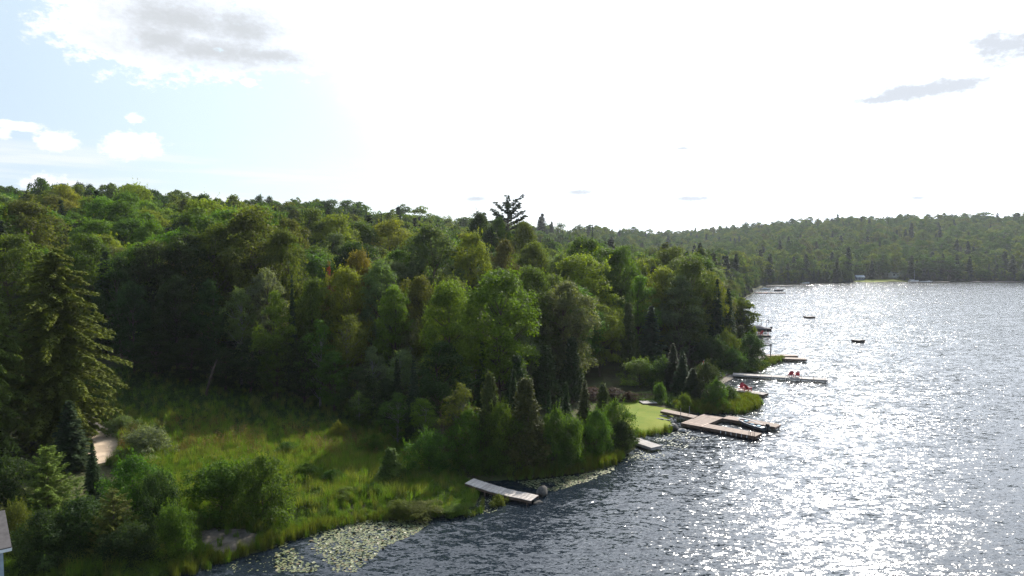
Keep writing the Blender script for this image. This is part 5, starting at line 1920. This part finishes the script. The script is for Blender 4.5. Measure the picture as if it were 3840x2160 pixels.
def garden_chair(x, y, z, rz, label, s=1.0):
    """low slatted chair with a fan back, seat facing +y"""
    e = empty('garden_chair', (x, y, z), rz, label, 'chair')
    e.scale = (s, s, s)
    seat = empty_part = MB()
    for i in range(5):
        slat(seat, (-0.27, 0.30 - 0.125 * i, 0.38 - 0.035 * i), (0.27, 0.30 - 0.125 * i, 0.38 - 0.035 * i), 0.10, 0.022, (0, 1, -0.28))
    seat.build('seat', M['red_paint'], e)
    bk = MB()
    for i in range(7):
        u = (i - 3) / 3
        top = 1.02 - 0.16 * u * u
        slat(bk, (u * 0.21, -0.22, 0.24), (u * 0.31, -0.22 - 0.42 * (top - 0.24) / 0.8, top), 0.086, 0.02, (1, 0, 0))
    slat(bk, (-0.28, -0.46, 0.62), (0.28, -0.46, 0.62), 0.06, 0.03, (0, -0.4, 1))
    bk.build('backrest', M['red_paint'], e)
    for sx in (-1, 1):
        MB().box((sx * 0.35, 0.02, 0.565), (0.12, 0.74, 0.025), ch=0.006).build('arm', M['red_paint'], e)
        MB().box((sx * 0.31, 0.30, 0.28), (0.03, 0.10, 0.55)).build('leg', M['red_paint'], e)
        m = MB()
        slat(m, (sx * 0.278, 0.36, 0.37), (sx * 0.278, -0.58, 0.01), 0.11, 0.025, (0, 0.35, 0.9))
        m.build('leg', M['red_paint'], e)
        MB().box((sx * 0.325, -0.30, 0.33), (0.025, 0.06, 0.45)).build('leg', M['red_paint'], e)
    return e


def side_table(x, y, z, label):
    e = empty('side_table', (x, y, z), 0.3, label, 'table')
    for i in range(4):
        MB().box((-0.165 + 0.11 * i, 0, 0.44), (0.10, 0.44, 0.025), ch=0.005).build('slat', M['red_paint'], e)
    for sx in (-1, 1):
        for sy in (-1, 1):
            MB().box((sx * 0.17, sy * 0.17, 0.213), (0.045, 0.045, 0.426)).build('leg', M['red_paint'], e)


# long pale dock
def long_dock():
    zt = 0.45
    a, rz, L, w_ = quad((2735, 1404.5), (3099, 1426), (3104, 1418), (2762, 1397.5), zt, 1.75)
    e = empty('long_dock', (a[0], a[1], 0), rz, 'long pale grey dock with thin poles and a pair of red chairs', 'dock')
    n = 7
    for i in range(n):
        x0, x1 = L * i / n, L * (i + 1) / n - 0.04
        deck_section(e, x0, x1, -w_ / 2, w_ / 2, zt, M['pale_wood'], M['grey_wood'], 0.145, 0.22, single=False)
    for t, h, s in ((0.30, 0.9, -1), (0.42, 0.9, -1), (0.63, 0.8, -1), (0.735, 2.1, -1), (0.86, 0.7, 1), (0.93, 2.2, 1), (0.955, 1.4, 1), (0.86, 0.9, -1), (0.985, 0.6, 1), (0.985, 0.6, -1)):
        MB().tube([(L * t, s * (w_ / 2 + 0.03), -0.9), (L * t, s * (w_ / 2 + 0.03), zt + h)], 0.022, 5).build('pole', M['metal_frame'], e)
    lad = MB()
    for s in (-0.2, 0.2):
        lad.tube([(L - 0.3, s, zt), (L - 0.3, s, zt + 0.6), (L, s, zt + 0.72), (L + 0.08, s, zt + 0.4), (L + 0.12, s, -0.8)], 0.022, 5)
    lad.build('ladder', M['metal_frame'], e)
    return a, rz, L, w_, zt


LD = long_dock()
c1, c2 = at(2964.6, 1411.5, 0.46), at(2989.8, 1413, 0.46)
garden_chair(c1[0], c1[1], 0.452, R(-6), 'red slatted chair on the long pale dock, closer to the stone bank')
garden_chair(c2[0], c2[1], 0.452, R(-14), 'red slatted chair on the long pale dock, closer to its ladder end')
cm_ = (c1 + c2) / 2
side_table(cm_[0], cm_[1] + 0.1, 0.452, 'small red table between the chairs on the long dock')


def short_dock():
    zt = 0.42
    a, rz, L, w_ = quad((2725, 1458), (2867, 1482.5), (2875, 1472), (2730, 1452), zt, 1.65)
    e = empty('short_dock', (a[0], a[1], 0), rz, 'short pale dock with two red chairs and a red table', 'dock')
    deck_section(e, -2.0, L * 0.5 - 0.03, -w_ / 2, w_ / 2, zt, M['pale_wood'], M['dark_wood'], 0.145, 0.26, single=False)
    deck_section(e, L * 0.5, L, -w_ / 2, w_ / 2, zt, M['pale_wood'], M['dark_wood'], 0.145, 0.26, single=False)
    for s in (-1, 1):
        MB().tube([(L - 0.4, s * (w_ / 2 + 0.03), -0.8), (L - 0.4, s * (w_ / 2 + 0.03), zt + 0.45)], 0.025, 5).build('pole', M['metal_frame'], e)


short_dock()
c1, c2 = at(2780, 1463, 0.43), at(2805.5, 1466, 0.43)
garden_chair(c1[0], c1[1], 0.422, R(150), 'red chair on the short dock with its seat turned to the camera')
garden_chair(c2[0], c2[1], 0.422, R(-62), 'red chair on the short dock with its back turned')
c3 = at(2792, 1466.5, 0.43)
side_table(c3[0], c3[1], 0.422, 'small red table on the short dock')


# stone bank above the beach
def stone_bank():
    P = np.array([on_ground(*q)[:2] for q in ((2678, 1391), (2721.5, 1388.5), (2736.4, 1401), (2712, 1415), (2690, 1428), (2680, 1422))])
    e = empty('stone_bank', (P[3][0], P[3][1], 0), 0, 'sloping bank of loose grey stones behind the beach timber', 'stone bank')
    g = np.random.default_rng(8)
    shapes = []
    for k in range(5):
        bm = bmesh.new()
        bmesh.ops.create_icosphere(bm, subdivisions=1, radius=0.5)
        for v in bm.verts:
            v.co *= g.uniform(0.75, 1.15)
        me = bpy.data.meshes.new('stone')
        bm.to_mesh(me)
        bm.free()
        me.materials.append(M['stones'] if k % 2 else M['pale_rock'])
        shapes.append(me)
    x, y = sample_poly(P, 9.0, g)
    x, y = x[:240], y[:240]
    zz = ground(x, y)
    for i in range(len(x)):
        o = link(bpy.data.objects.new('stone', shapes[i % 5]), e)
        o.location = (x[i] - P[3][0], y[i] - P[3][1], zz[i] + 0.10)
        s = g.uniform(0.30, 0.62)
        o.scale = (s, s * g.uniform(0.7, 1.0), s * 0.6)
        o.rotation_euler = (g.uniform(-0.4, 0.4), g.uniform(-0.4, 0.4), g.uniform(0, 6.28))
    a, b = on_ground(2736, 1404), on_ground(2692, 1429)
    o = MB().tube([(0, 0, 0.12), tuple(b - a + np.array((0, 0, 0.12)))], 0.12, 7).build('timber_edge', M['dark_wood'])
    o.location = tuple(a)
    tag(o, 'dark timber log holding the stone bank above the beach', 'timber')


stone_bank()


# ------------------------------------------------------------------ flags
def leaf_shape(s):
    half = [(0, -0.50), (0.03, -0.22), (0.26, -0.26), (0.22, -0.14), (0.46, 0.06), (0.38, 0.10), (0.42, 0.26), (0.26, 0.22), (0.22, 0.28), (0.10, 0.14), (0.14, 0.40), (0.07, 0.36), (0, 0.52)]
    return [(x * s, y * s) for x, y in half] + [(-x * s, y * s) for x, y in half[-2:0:-1]]


def flag(px, py, Y, h, fw, rz, label, hang):
    d_ = ray(px, py)
    ztop = CAMZ + d_[2] / d_[1] * Y
    x = d_[0] / d_[1] * Y
    z0 = gz(x, Y)
    e = empty('flag_pole', (x, Y, z0), rz, label, 'flag')
    H = max(2.0, ztop - z0)
    MB().tube([(0, 0, -0.2), (0, 0, H)], [0.035, 0.022], 6).build('pole', M['white_paint'], e)
    fh = fw * 0.55
    nx_, ny_ = 24, 8
    dx = lambda u: (u * fw * math.cos(hang), 0.09 * math.sin(u * 9) * u, -u * fw * math.sin(hang))
    V, mi = [], []
    for i in range(nx_ + 1):
        for j in range(ny_ + 1):
            u, v = i / nx_, j / ny_
            q = dx(u)
            V.append((-0.03 - q[0], q[1] + 0.03 * math.sin(u * 14 + v * 2), H - 0.12 + q[2] - v * fh * (1 - 0.10 * u)))
    bands = {'hoist_band': (0, 6, 'flag_red'), 'white_field': (6, 18, 'flag_white'), 'fly_band': (18, 24, 'flag_red')}
    for nm, (a, b, mm) in bands.items():
        F = [(i * 9 + j, i * 9 + j + 1, (i + 1) * 9 + j + 1, (i + 1) * 9 + j) for i in range(a, b) for j in range(ny_)]
        used = sorted({k for f in F for k in f})
        mp_ = {k: n for n, k in enumerate(used)}
        MB().add([V[k] for k in used], [tuple(mp_[k] for k in f) for f in F]).build(nm, M[mm], e, True)
    c = Vector(V[12 * 9 + 4])
    pts = leaf_shape(fh * 0.8)
    for s in (-0.035, 0.035):
        tx = Vector((math.cos(hang), 0, math.sin(hang)))
        L_ = [c + tx * p_[0] + Vector((0, s, p_[1])) for p_ in pts]
        MB().add([c + Vector((0, s, 0))] + L_, [(0, i + 1, (i + 1) % len(L_) + 1) for i in range(len(L_))]).build('leaf_emblem', M['flag_red'], e)


flag(2741, 1240, 132, 6, 1.55, R(8), 'red and white leaf flag on a pole by the dark spruce on the point', R(38))
flag(2640, 1349, 103, 5, 1.25, R(20), 'red and white leaf flag hanging above the bushes by the stone bank', R(55))


# ------------------------------------------------------------------ timber frame and brown docks
def frame_dock():
    zt = 0.5
    a, rz, L, w_ = quad((2908, 1344), (3020, 1347.5), (3024, 1342), (2912, 1339), zt, 2.0)
    e = empty('brown_dock', (a[0], a[1], 0), rz, 'low brown dock at the timber frame, the one with the reeds beside it', 'dock')
    deck_section(e, -2.6, L, -w_ / 2, w_ / 2, zt, M['tan_deck'], M['dark_wood'], 0.15, 0.30, single=False)
    a, rz, L, w_ = quad((2880, 1334), (2986, 1334), (2984, 1329.5), (2880, 1329.5), 0.72, 2.0)
    e = empty('brown_dock', (a[0], a[1], 0), rz, 'higher brown dock on the lake side of the timber frame', 'dock')
    deck_section(e, -0.5, L, -w_ / 2, w_ / 2, 0.72, M['tan_deck'], M['dark_wood'], 0.15, 0.36, single=False)
    # frame
    c0 = at(2889.6, 1345, 0.5)
    Y = c0[1]
    dz = lambda row: CAMZ - (row - 952) / FPX * Y
    top = dz(1298)
    wdt, dep = 3.6, 3.2
    e = empty('timber_pergola', (c0[0], c0[1], 0), R(4), 'open post and beam timber frame beside the dark bush', 'pergola')
    for (x, y) in ((0, 0), (-wdt, 0), (0 - 1.4, dep), (-wdt - 1.4, dep)):
        MB().box((x, y, top / 2 - 0.2), (0.15, 0.15, top + 0.4)).build('post', M['grey_wood'], e)
    MB().box((-wdt / 2, -0.005, top + 0.11), (wdt + 0.4, 0.12, 0.22)).build('beam', M['grey_wood'], e)
    MB().box((-wdt / 2 - 1.4, dep + 0.005, top + 0.11), (wdt + 0.4, 0.12, 0.22)).build('beam', M['grey_wood'], e)
    for x in (0, -wdt):
        MB().box((x - 0.7, dep / 2, top + 0.30), (0.12, math.hypot(dep, 1.4) + 0.3, 0.14), rz=math.atan2(1.4, dep)).build('beam', M['grey_wood'], e)
    o = MB().box((0, 0, 0), (4.6, 2.2, 0.22), ch=0.03).build('landing_slab', M['pale_rock'])
    q = at(2878, 1344, 0.3)
    o.location = (q[0] - 0.4, q[1], 0.33)
    o.rotation_euler = (0, 0, R(-12))
    tag(o, 'pale concrete landing under the timber frame', 'slab')


frame_dock()


# ------------------------------------------------------------------ covered boat on its lift
def lift_boat():
    c = at(2838, 1257, 0.0)
    e = empty('boat_lift', (c[0], c[1], 0), R(4), 'metal boat lift with an open canopy frame on the lake', 'boat lift')
    for x in (-1.5, 1.7):
        for y in (-1.4, 1.4):
            MB().box((x, y, 1.35), (0.09, 0.09, 4.6)).build('post', M['metal_frame'], e)
    for y in (-1.4, 1.4):
        MB().box((0.1, y, 3.70), (3.35, 0.08, 0.10)).build('rail', M['metal_frame'], e)
        MB().box((0.1, y, 0.50), (3.6, 0.10, 0.14)).build('rail', M['metal_frame'], e)
    for x in (-1.5, 1.7):
        MB().box((x, 0, 3.62), (0.08, 2.7, 0.06)).build('cross_bar', M['metal_frame'], e)
        MB().box((x, 0, 0.62), (0.12, 2.7, 0.10)).build('cross_bar', M['metal_frame'], e)
    MB().tube([(1.75, -1.4, 3.72), (2.1, -1.4, 3.95), (2.4, -1.4, 3.6), (2.3, -1.4, 3.2)], 0.09, 6).build('winch_wheel', M['black'], e)
    b = empty('covered_boat', (c[0] + 3.2, c[1] + 0.1, 0.67), R(184), 'dark hulled runabout under a grey cover on the boat lift', 'boat')
    ho, prof = hull(b, 6.4, 2.3, 1.05, M['dark_hull'], M['dark_hull'], inner=False)
    V, F = [], []
    for (x, bb, k, cz, sh) in prof:
        t = x / 6.4
        hgt = 0.10 + 0.62 * math.exp(-((t - 0.48) / 0.26) ** 2)
        for q in (-1.0, -0.6, 0, 0.6, 1.0):
            V.append((x, bb * q * 1.02, sh + 0.02 + hgt * (1 - q * q) - (0.10 if abs(q) == 1 else 0)))
    for i in range(len(prof) - 1):
        for k in range(4):
            F.append((i * 5 + k, (i + 1) * 5 + k, (i + 1) * 5 + k + 1, i * 5 + k + 1))
    MB().add(V, F).build('cover', M['cover'], b, True)
    outboard(b, -0.05, 0.75, 1.35)
    # pale dock in front, with a red chair
    zt = 0.45
    a, rz, L, w_ = quad((2795, 1260), (2884, 1260), (2885, 1251), (2795, 1250), zt, 2.2)
    d = empty('lift_dock', (a[0], a[1], 0), rz, 'pale floating dock in front of the covered boat', 'dock')
    deck_section(d, 0, L, -w_ / 2, w_ / 2, zt, M['pale_wood'], M['dark_hull'], 0.15, 0.42, single=False)
    q = at(2851, 1256, zt)
    garden_chair(q[0], q[1] - 0.1, zt + 0.002, R(20), 'red chair on the pale dock in front of the covered boat', 1.15)
    q = at(2880, 1257, zt)
    o = empty('mooring_post', (q[0], q[1], zt), 0, 'short red topped mooring post at the dock end by the covered boat', 'post')
    MB().tube([(0, 0, 0), (0, 0, 0.75)], 0.09, 7).build('post', M['red_paint'], o)
    MB().tube([(0, 0, 0.75), (0, 0, 0.9)], [0.13, 0.06], 7).build('cap', M['dark_hull'], o)
    q = at(2778, 1263, 0)
    s = empty('white_boat', (q[0] - 1.4, q[1], 0.0), R(8), 'small white boat tied behind the bushes near the boat lift', 'boat')
    hull(s, 3.9, 1.5, 0.6, M['white_paint'], M['white_paint'])
    MB().box((1.6, 0, 0.5), (0.35, 1.2, 0.05)).build('bench', M['aluminium'], s)
    outboard(s, 0, 0.55, 0.9)


lift_boat()


# ------------------------------------------------------------------ swim rafts
def raft(px, py, w_, rz, label, ladder):
    c = at(px, py, 0.0)
    e = empty('swim_raft', (c[0], c[1], 0), rz, label, 'raft')
    n = 16
    me = MB().box((0, 0, 0), (w_ / n - 0.012, w_ * 0.85, 0.04), ch=0.006).mesh('plank', M['grey_wood'])
    for i in range(n):
        o = link(bpy.data.objects.new('plank', me), e)
        o.location = (-w_ / 2 + w_ * (i + 0.5) / n, 0, 0.48)
    MB().box((0, 0, 0.30), (w_ - 0.05, w_ * 0.85 - 0.05, 0.30)).build('frame', M['dark_wood'], e)
    for s in (-1, 1):
        MB().tube([(-w_ / 2 + 0.1, s * w_ * 0.3, 0.02), (w_ / 2 - 0.1, s * w_ * 0.3, 0.02)], 0.2, 8).build('float', M['black'], e)
    if ladder:
        for s in (-0.25, 0.25):
            MB().tube([(s, -w_ * 0.40, 0.5), (s, -w_ * 0.40, 1.15), (s, -w_ * 0.46, 1.2), (s, -w_ * 0.47, -0.7)], 0.03, 6).build('ladder_rail', M['metal_frame'], e)
    else:
        MB().box((w_ / 2 - 0.2, 0.2, 0.56), (0.25, 0.5, 0.10)).build('step', M['dark_wood'], e)


raft(3035, 1192, 2.8, R(6), 'flat wooden swim raft with no ladder far out on the lake', False)
raft(3218, 1282, 2.3, R(24), 'dark swim raft with two ladder rails out on the lake', True)


# ------------------------------------------------------------------ far docks and boats
def far_dock(px0, px1, py, w_, label, m='pale_wood', z=0.5):
    a, b = at(px0, py, z), at(px1, py, z)
    e = empty('far_dock', (a[0], a[1], 0), math.atan2(b[1] - a[1], b[0] - a[0]), label, 'dock')
    L = float(np.linalg.norm(b - a))
    deck_section(e, 0, L, -w_ / 2, w_ / 2, z, M[m], M['dark_wood'], 0.3, 0.3, single=False)
    return e


far_dock(2832, 2944, 1096.5, 2.4, 'distant dock with red kayaks at the bend of the shore', 'tan_deck')
far_dock(2873, 2971, 1071, 2.2, 'thin pale dock on the far shore past the kayak dock')
far_dock(3000, 3030, 1065.2, 2.0, 'short pale dock below the white boats under the far trees')
far_dock(3640, 3826, 1055.2, 3.0, 'very long pale dock running along the far shore')
far_dock(3410, 3560, 1056.4, 2.4, 'low dock by the sailing boat on the far shore')


def simple_boat(px, py, L, rz, label, m='white_paint', beam=None, cabin=None, mast=0, name='small_boat'):
    c = at(px, py, 0)
    e = empty(name, (c[0], c[1], -0.1), rz, label, 'boat')
    hull(e, L, beam or L * 0.33, 0.25 * L ** 0.65 + 0.15, M[m], M['white_paint'], inner=True)
    if cabin:
        MB().box((L * 0.45, 0, 0.9), (L * 0.28, L * 0.22, 0.7), ch=0.15).build('cabin', M[cabin], e)
    if mast:
        MB().tube([(L * 0.55, 0, 0.2), (L * 0.55, 0, mast)], 0.07, 6).build('mast', M['aluminium'], e)
        MB().tube([(L * 0.55, 0, 1.7), (L * 0.05, 0, 1.75)], [0.16, 0.12], 6).build('furled_sail', M['white_paint'], e)
    return e


for i, x in enumerate((2843, 2851)):
    p = at(x, 1098.5, 0.0)
    e = empty('kayak', (p[0], p[1], 0.05), R(5 + 8 * i), 'red kayak floating by the distant tan dock', 'kayak', 'red kayaks at the distant dock')
    V, F = [], []
    for k in range(9):
        t = k / 8
        b = 0.36 * math.sin(math.pi * min(max(t, 0.02), 0.98)) ** 0.7
        V += [(4 * t, b, 0.15), (4 * t, 0, -0.1), (4 * t, -b, 0.15), (4 * t, 0, 0.32)]
    for k in range(8):
        for j in range(4):
            F.append((k * 4 + j, k * 4 + (j + 1) % 4, (k + 1) * 4 + (j + 1) % 4, (k + 1) * 4 + j))
    MB().add(V, F).build('hull', M['red_paint'], e, True)
    MB().box((1.9, 0, 0.30), (0.8, 0.4, 0.06), ch=0.02).build('cockpit', M['black'], e)
simple_boat(2852, 1088, 5.5, R(5), 'white boat with a blue cabin behind the kayak dock', cabin='boat_blue')
simple_boat(2905, 1092, 5.0, R(8), 'tan covered boat beside the distant kayak dock', m='cover', cabin='pink_trim')
simple_boat(2990, 1062, 7.0, R(-5), 'white boat under the trees past the pale far dock', cabin='aluminium')
simple_boat(3008, 1064, 5.0, R(3), 'low white boat at the short pale far dock')
simple_boat(3408, 1058, 7.2, R(3), 'white sailing boat with a bare mast at the far beach', cabin='white_paint', mast=8.5, name='sailing_boat')
simple_boat(3450, 1059, 5.2, R(-4), 'low white motor boat next to the sailing boat', cabin=None)
simple_boat(3474, 1059, 4.5, R(6), 'small white boat farthest along from the sailing boat', cabin='white_paint')


# ------------------------------------------------------------------ buildings
def house(name, c, rz, w_, d_, h_, rh, wall, roof, label, wins, over=0.35, gable=True):
    e = empty(name, c, rz, label, 'building')
    ww = MB()
    # ridge along local x
    for s in (-1, 1):
        ww.box((0, s * (d_ / 2 - 0.08), h_ / 2), (w_, 0.16, h_))
        ww.add([(s * (w_ / 2 - 0.082), -d_ / 2 + 0.002, 0), (s * (w_ / 2 - 0.082), d_ / 2 - 0.002, 0), (s * (w_ / 2 - 0.082), d_ / 2 - 0.002, h_), (s * (w_ / 2 - 0.082), 0, h_ + rh - 0.05), (s * (w_ / 2 - 0.082), -d_ / 2 + 0.002, h_)],
               [(0, 1, 2, 3, 4) if s > 0 else (4, 3, 2, 1, 0)])
    ww.build('wall', M[wall], e)
    th = math.atan2(rh, d_ / 2)
    sl = math.hypot(rh, d_ / 2) + over
    for s in (-1, 1):
        ro = MB().box((0, s * (d_ / 4 + over / 2 * math.cos(th)), h_ + rh / 2 - over / 2 * math.sin(th) + 0.10), (w_ + 2 * over, sl, 0.12), rx=-s * th).build('roof', M[roof], e)
        MB().box((0, s * (d_ / 2 + over * math.cos(th) + 0.012), h_ - over * math.sin(th) + 0.02), (w_ + 2 * over, 0.03, 0.16)).build('fascia', M['white_paint'], ro)
    for (side, u, z0, ww_, hh_, nm) in wins:
        if side in 'fb':
            s = -1 if side == 'f' else 1
            cc, sz, off = (u, s * (d_ / 2 + 0.012), z0 + hh_ / 2), (ww_, 0.03, hh_), (0, s * 0.02, 0)
        else:
            s = 1 if side == 'r' else -1
            cc, sz, off = (s * (w_ / 2 + 0.012), u, z0 + hh_ / 2), (0.03, ww_, hh_), (s * 0.02, 0, 0)
        fo = MB().box(cc, (sz[0] + (0.16 if side in 'fb' else 0), sz[1] + (0 if side in 'fb' else 0.16), sz[2] + 0.16)).build(nm, M['white_paint'], e)
        MB().box(tuple(cc[i] + off[i] for i in range(3)), sz).build('pane' if nm == 'window' else 'leaf', M['glass'] if nm == 'window' else M['slate_siding'], fo)
    return e


# cottage whose corner shows at the picture edge
house('cottage', (-31.9, 35.0, 0.0), R(41), 8.0, 6.0, 4.5, 0.9, 'siding_blue', 'shingle', 'pale blue cottage with a grey shingle roof cut by the picture edge',
      [('f', -2.0, 1.0, 1.4, 1.2, 'window'), ('f', 1.6, 1.0, 1.4, 1.2, 'window'), ('r', -1.2, 1.0, 1.0, 1.1, 'window'), ('r', 1.4, 0.05, 0.9, 2.05, 'door')])
p = np.array(((1805 - CX) / FPX * 98, 98.0))
house('cottage', (p[0], p[1], gz(p[0], p[1]) - 0.3), R(-28), 8.5, 6.5, 6.0, 2.6, 'brown_siding', 'brown_roof', 'brown roofed cottage half hidden among the trees', [('f', -2.2, 1.2, 1.5, 1.2, 'window'), ('f', 1.8, 1.2, 1.5, 1.2, 'window')])
c = on_ground(3223, 1050)
house('shed', tuple(c), R(-6), 5.6, 4.2, 2.3, 1.0, 'slate_siding', 'metal_roof', 'small slate blue shed with a pale metal roof on the far beach', [('f', -1.9, 0.05, 0.9, 1.95, 'door'), ('f', 1.0, 0.9, 1.2, 0.9, 'window')])
c = on_ground(3352, 1041)
house('white_cottage', tuple(c), R(10), 6.5, 4.5, 3.2, 1.0, 'white_paint', 'metal_roof', 'white cottage showing through the trees above the far beach', [('f', -1.7, 1.6, 1.6, 1.1, 'window'), ('f', 1.5, 1.6, 1.6, 1.1, 'window')])

# far beach, lamp and sunshade
sheet('far_lawn', [(2144, 706), (2180, 702), (2250, 703), (2300, 706), (2290, 708.6), (2220, 709), (2150, 709)], M['lawn'], 0.12, 'sunlit grass strip on the far beach', res=3.0)
c = on_ground(3554, 1046)
e = empty('yard_lamp', tuple(c), 0, 'white globe lamp on a tall pole at the far shore', 'lamp')
MB().tube([(0, 0, -0.2), (0, 0, 6.2)], [0.09, 0.06], 6).build('pole', M['metal_frame'], e)
bm = bmesh.new()
bmesh.ops.create_icosphere(bm, subdivisions=2, radius=0.42)
me = bpy.data.meshes.new('globe')
bm.to_mesh(me)
bm.free()
me.materials.append(M['white_paint'])
o = link(bpy.data.objects.new('globe', me), e)
o.location = (0, 0, 6.5)
c = at(3577, 1050, 0.6)
e = empty('closed_parasol', (c[0], c[1], 0.45), 0, 'closed white parasol standing at the far shore', 'parasol')
MB().tube([(0, 0, 0), (0, 0, 3.0)], 0.05, 6).build('pole', M['metal_frame'], e)
MB().tube([(0, 0, 1.0), (0, 0, 1.6), (0, 0, 3.0)], [0.30, 0.42, 0.06], 8).build('canopy', M['white_paint'], e)
MB().box((0, 0, 0.06), (0.8, 0.8, 0.12), ch=0.02).build('base', M['rock'], e)
for (x, y, h, w_, t, lab) in ((3420, 1046, 3, 5, 'yellow', 'sunny yellow bush behind the sailing boat'), (3380, 1051, 2.5, 7, 'weed_yellow', 'low yellow bushes on the far beach'), (3515, 1043, 6, 9, 'weed_yellow', 'yellowish bush near the white globe lamp'),
                              (3231, 1040, 11, 6, 'yellow', 'bright yellow tree behind the far shed')):
    p = on_ground(x, y)
    plant('shrub' if h < 8 else 'birch', p[0], p[1], h, w_, t, lab)

# ------------------------------------------------------------------ haze
def build_haze():
    m = bpy.data.materials.new('haze')
    m.use_nodes = True
    w = NT(m.node_tree)
    w.n.clear()
    out = w.new('ShaderNodeOutputMaterial')
    v = w.new('ShaderNodeVolumePrincipled')
    v.inputs['Color'].default_value = (0.86, 0.92, 1.0, 1)
    v.inputs['Density'].default_value = 0.00008
    v.inputs['Anisotropy'].default_value = 0.3
    w.l.new(v.outputs[0], out.inputs['Volume'])
    o = MB().box((500, 1900, 69), (12000, 5000, 146)).build('haze', m)
    tag(o, 'thin pale haze over the lake and hills', None, None, 'stuff')


HAZE = True
if HAZE:
    build_haze()
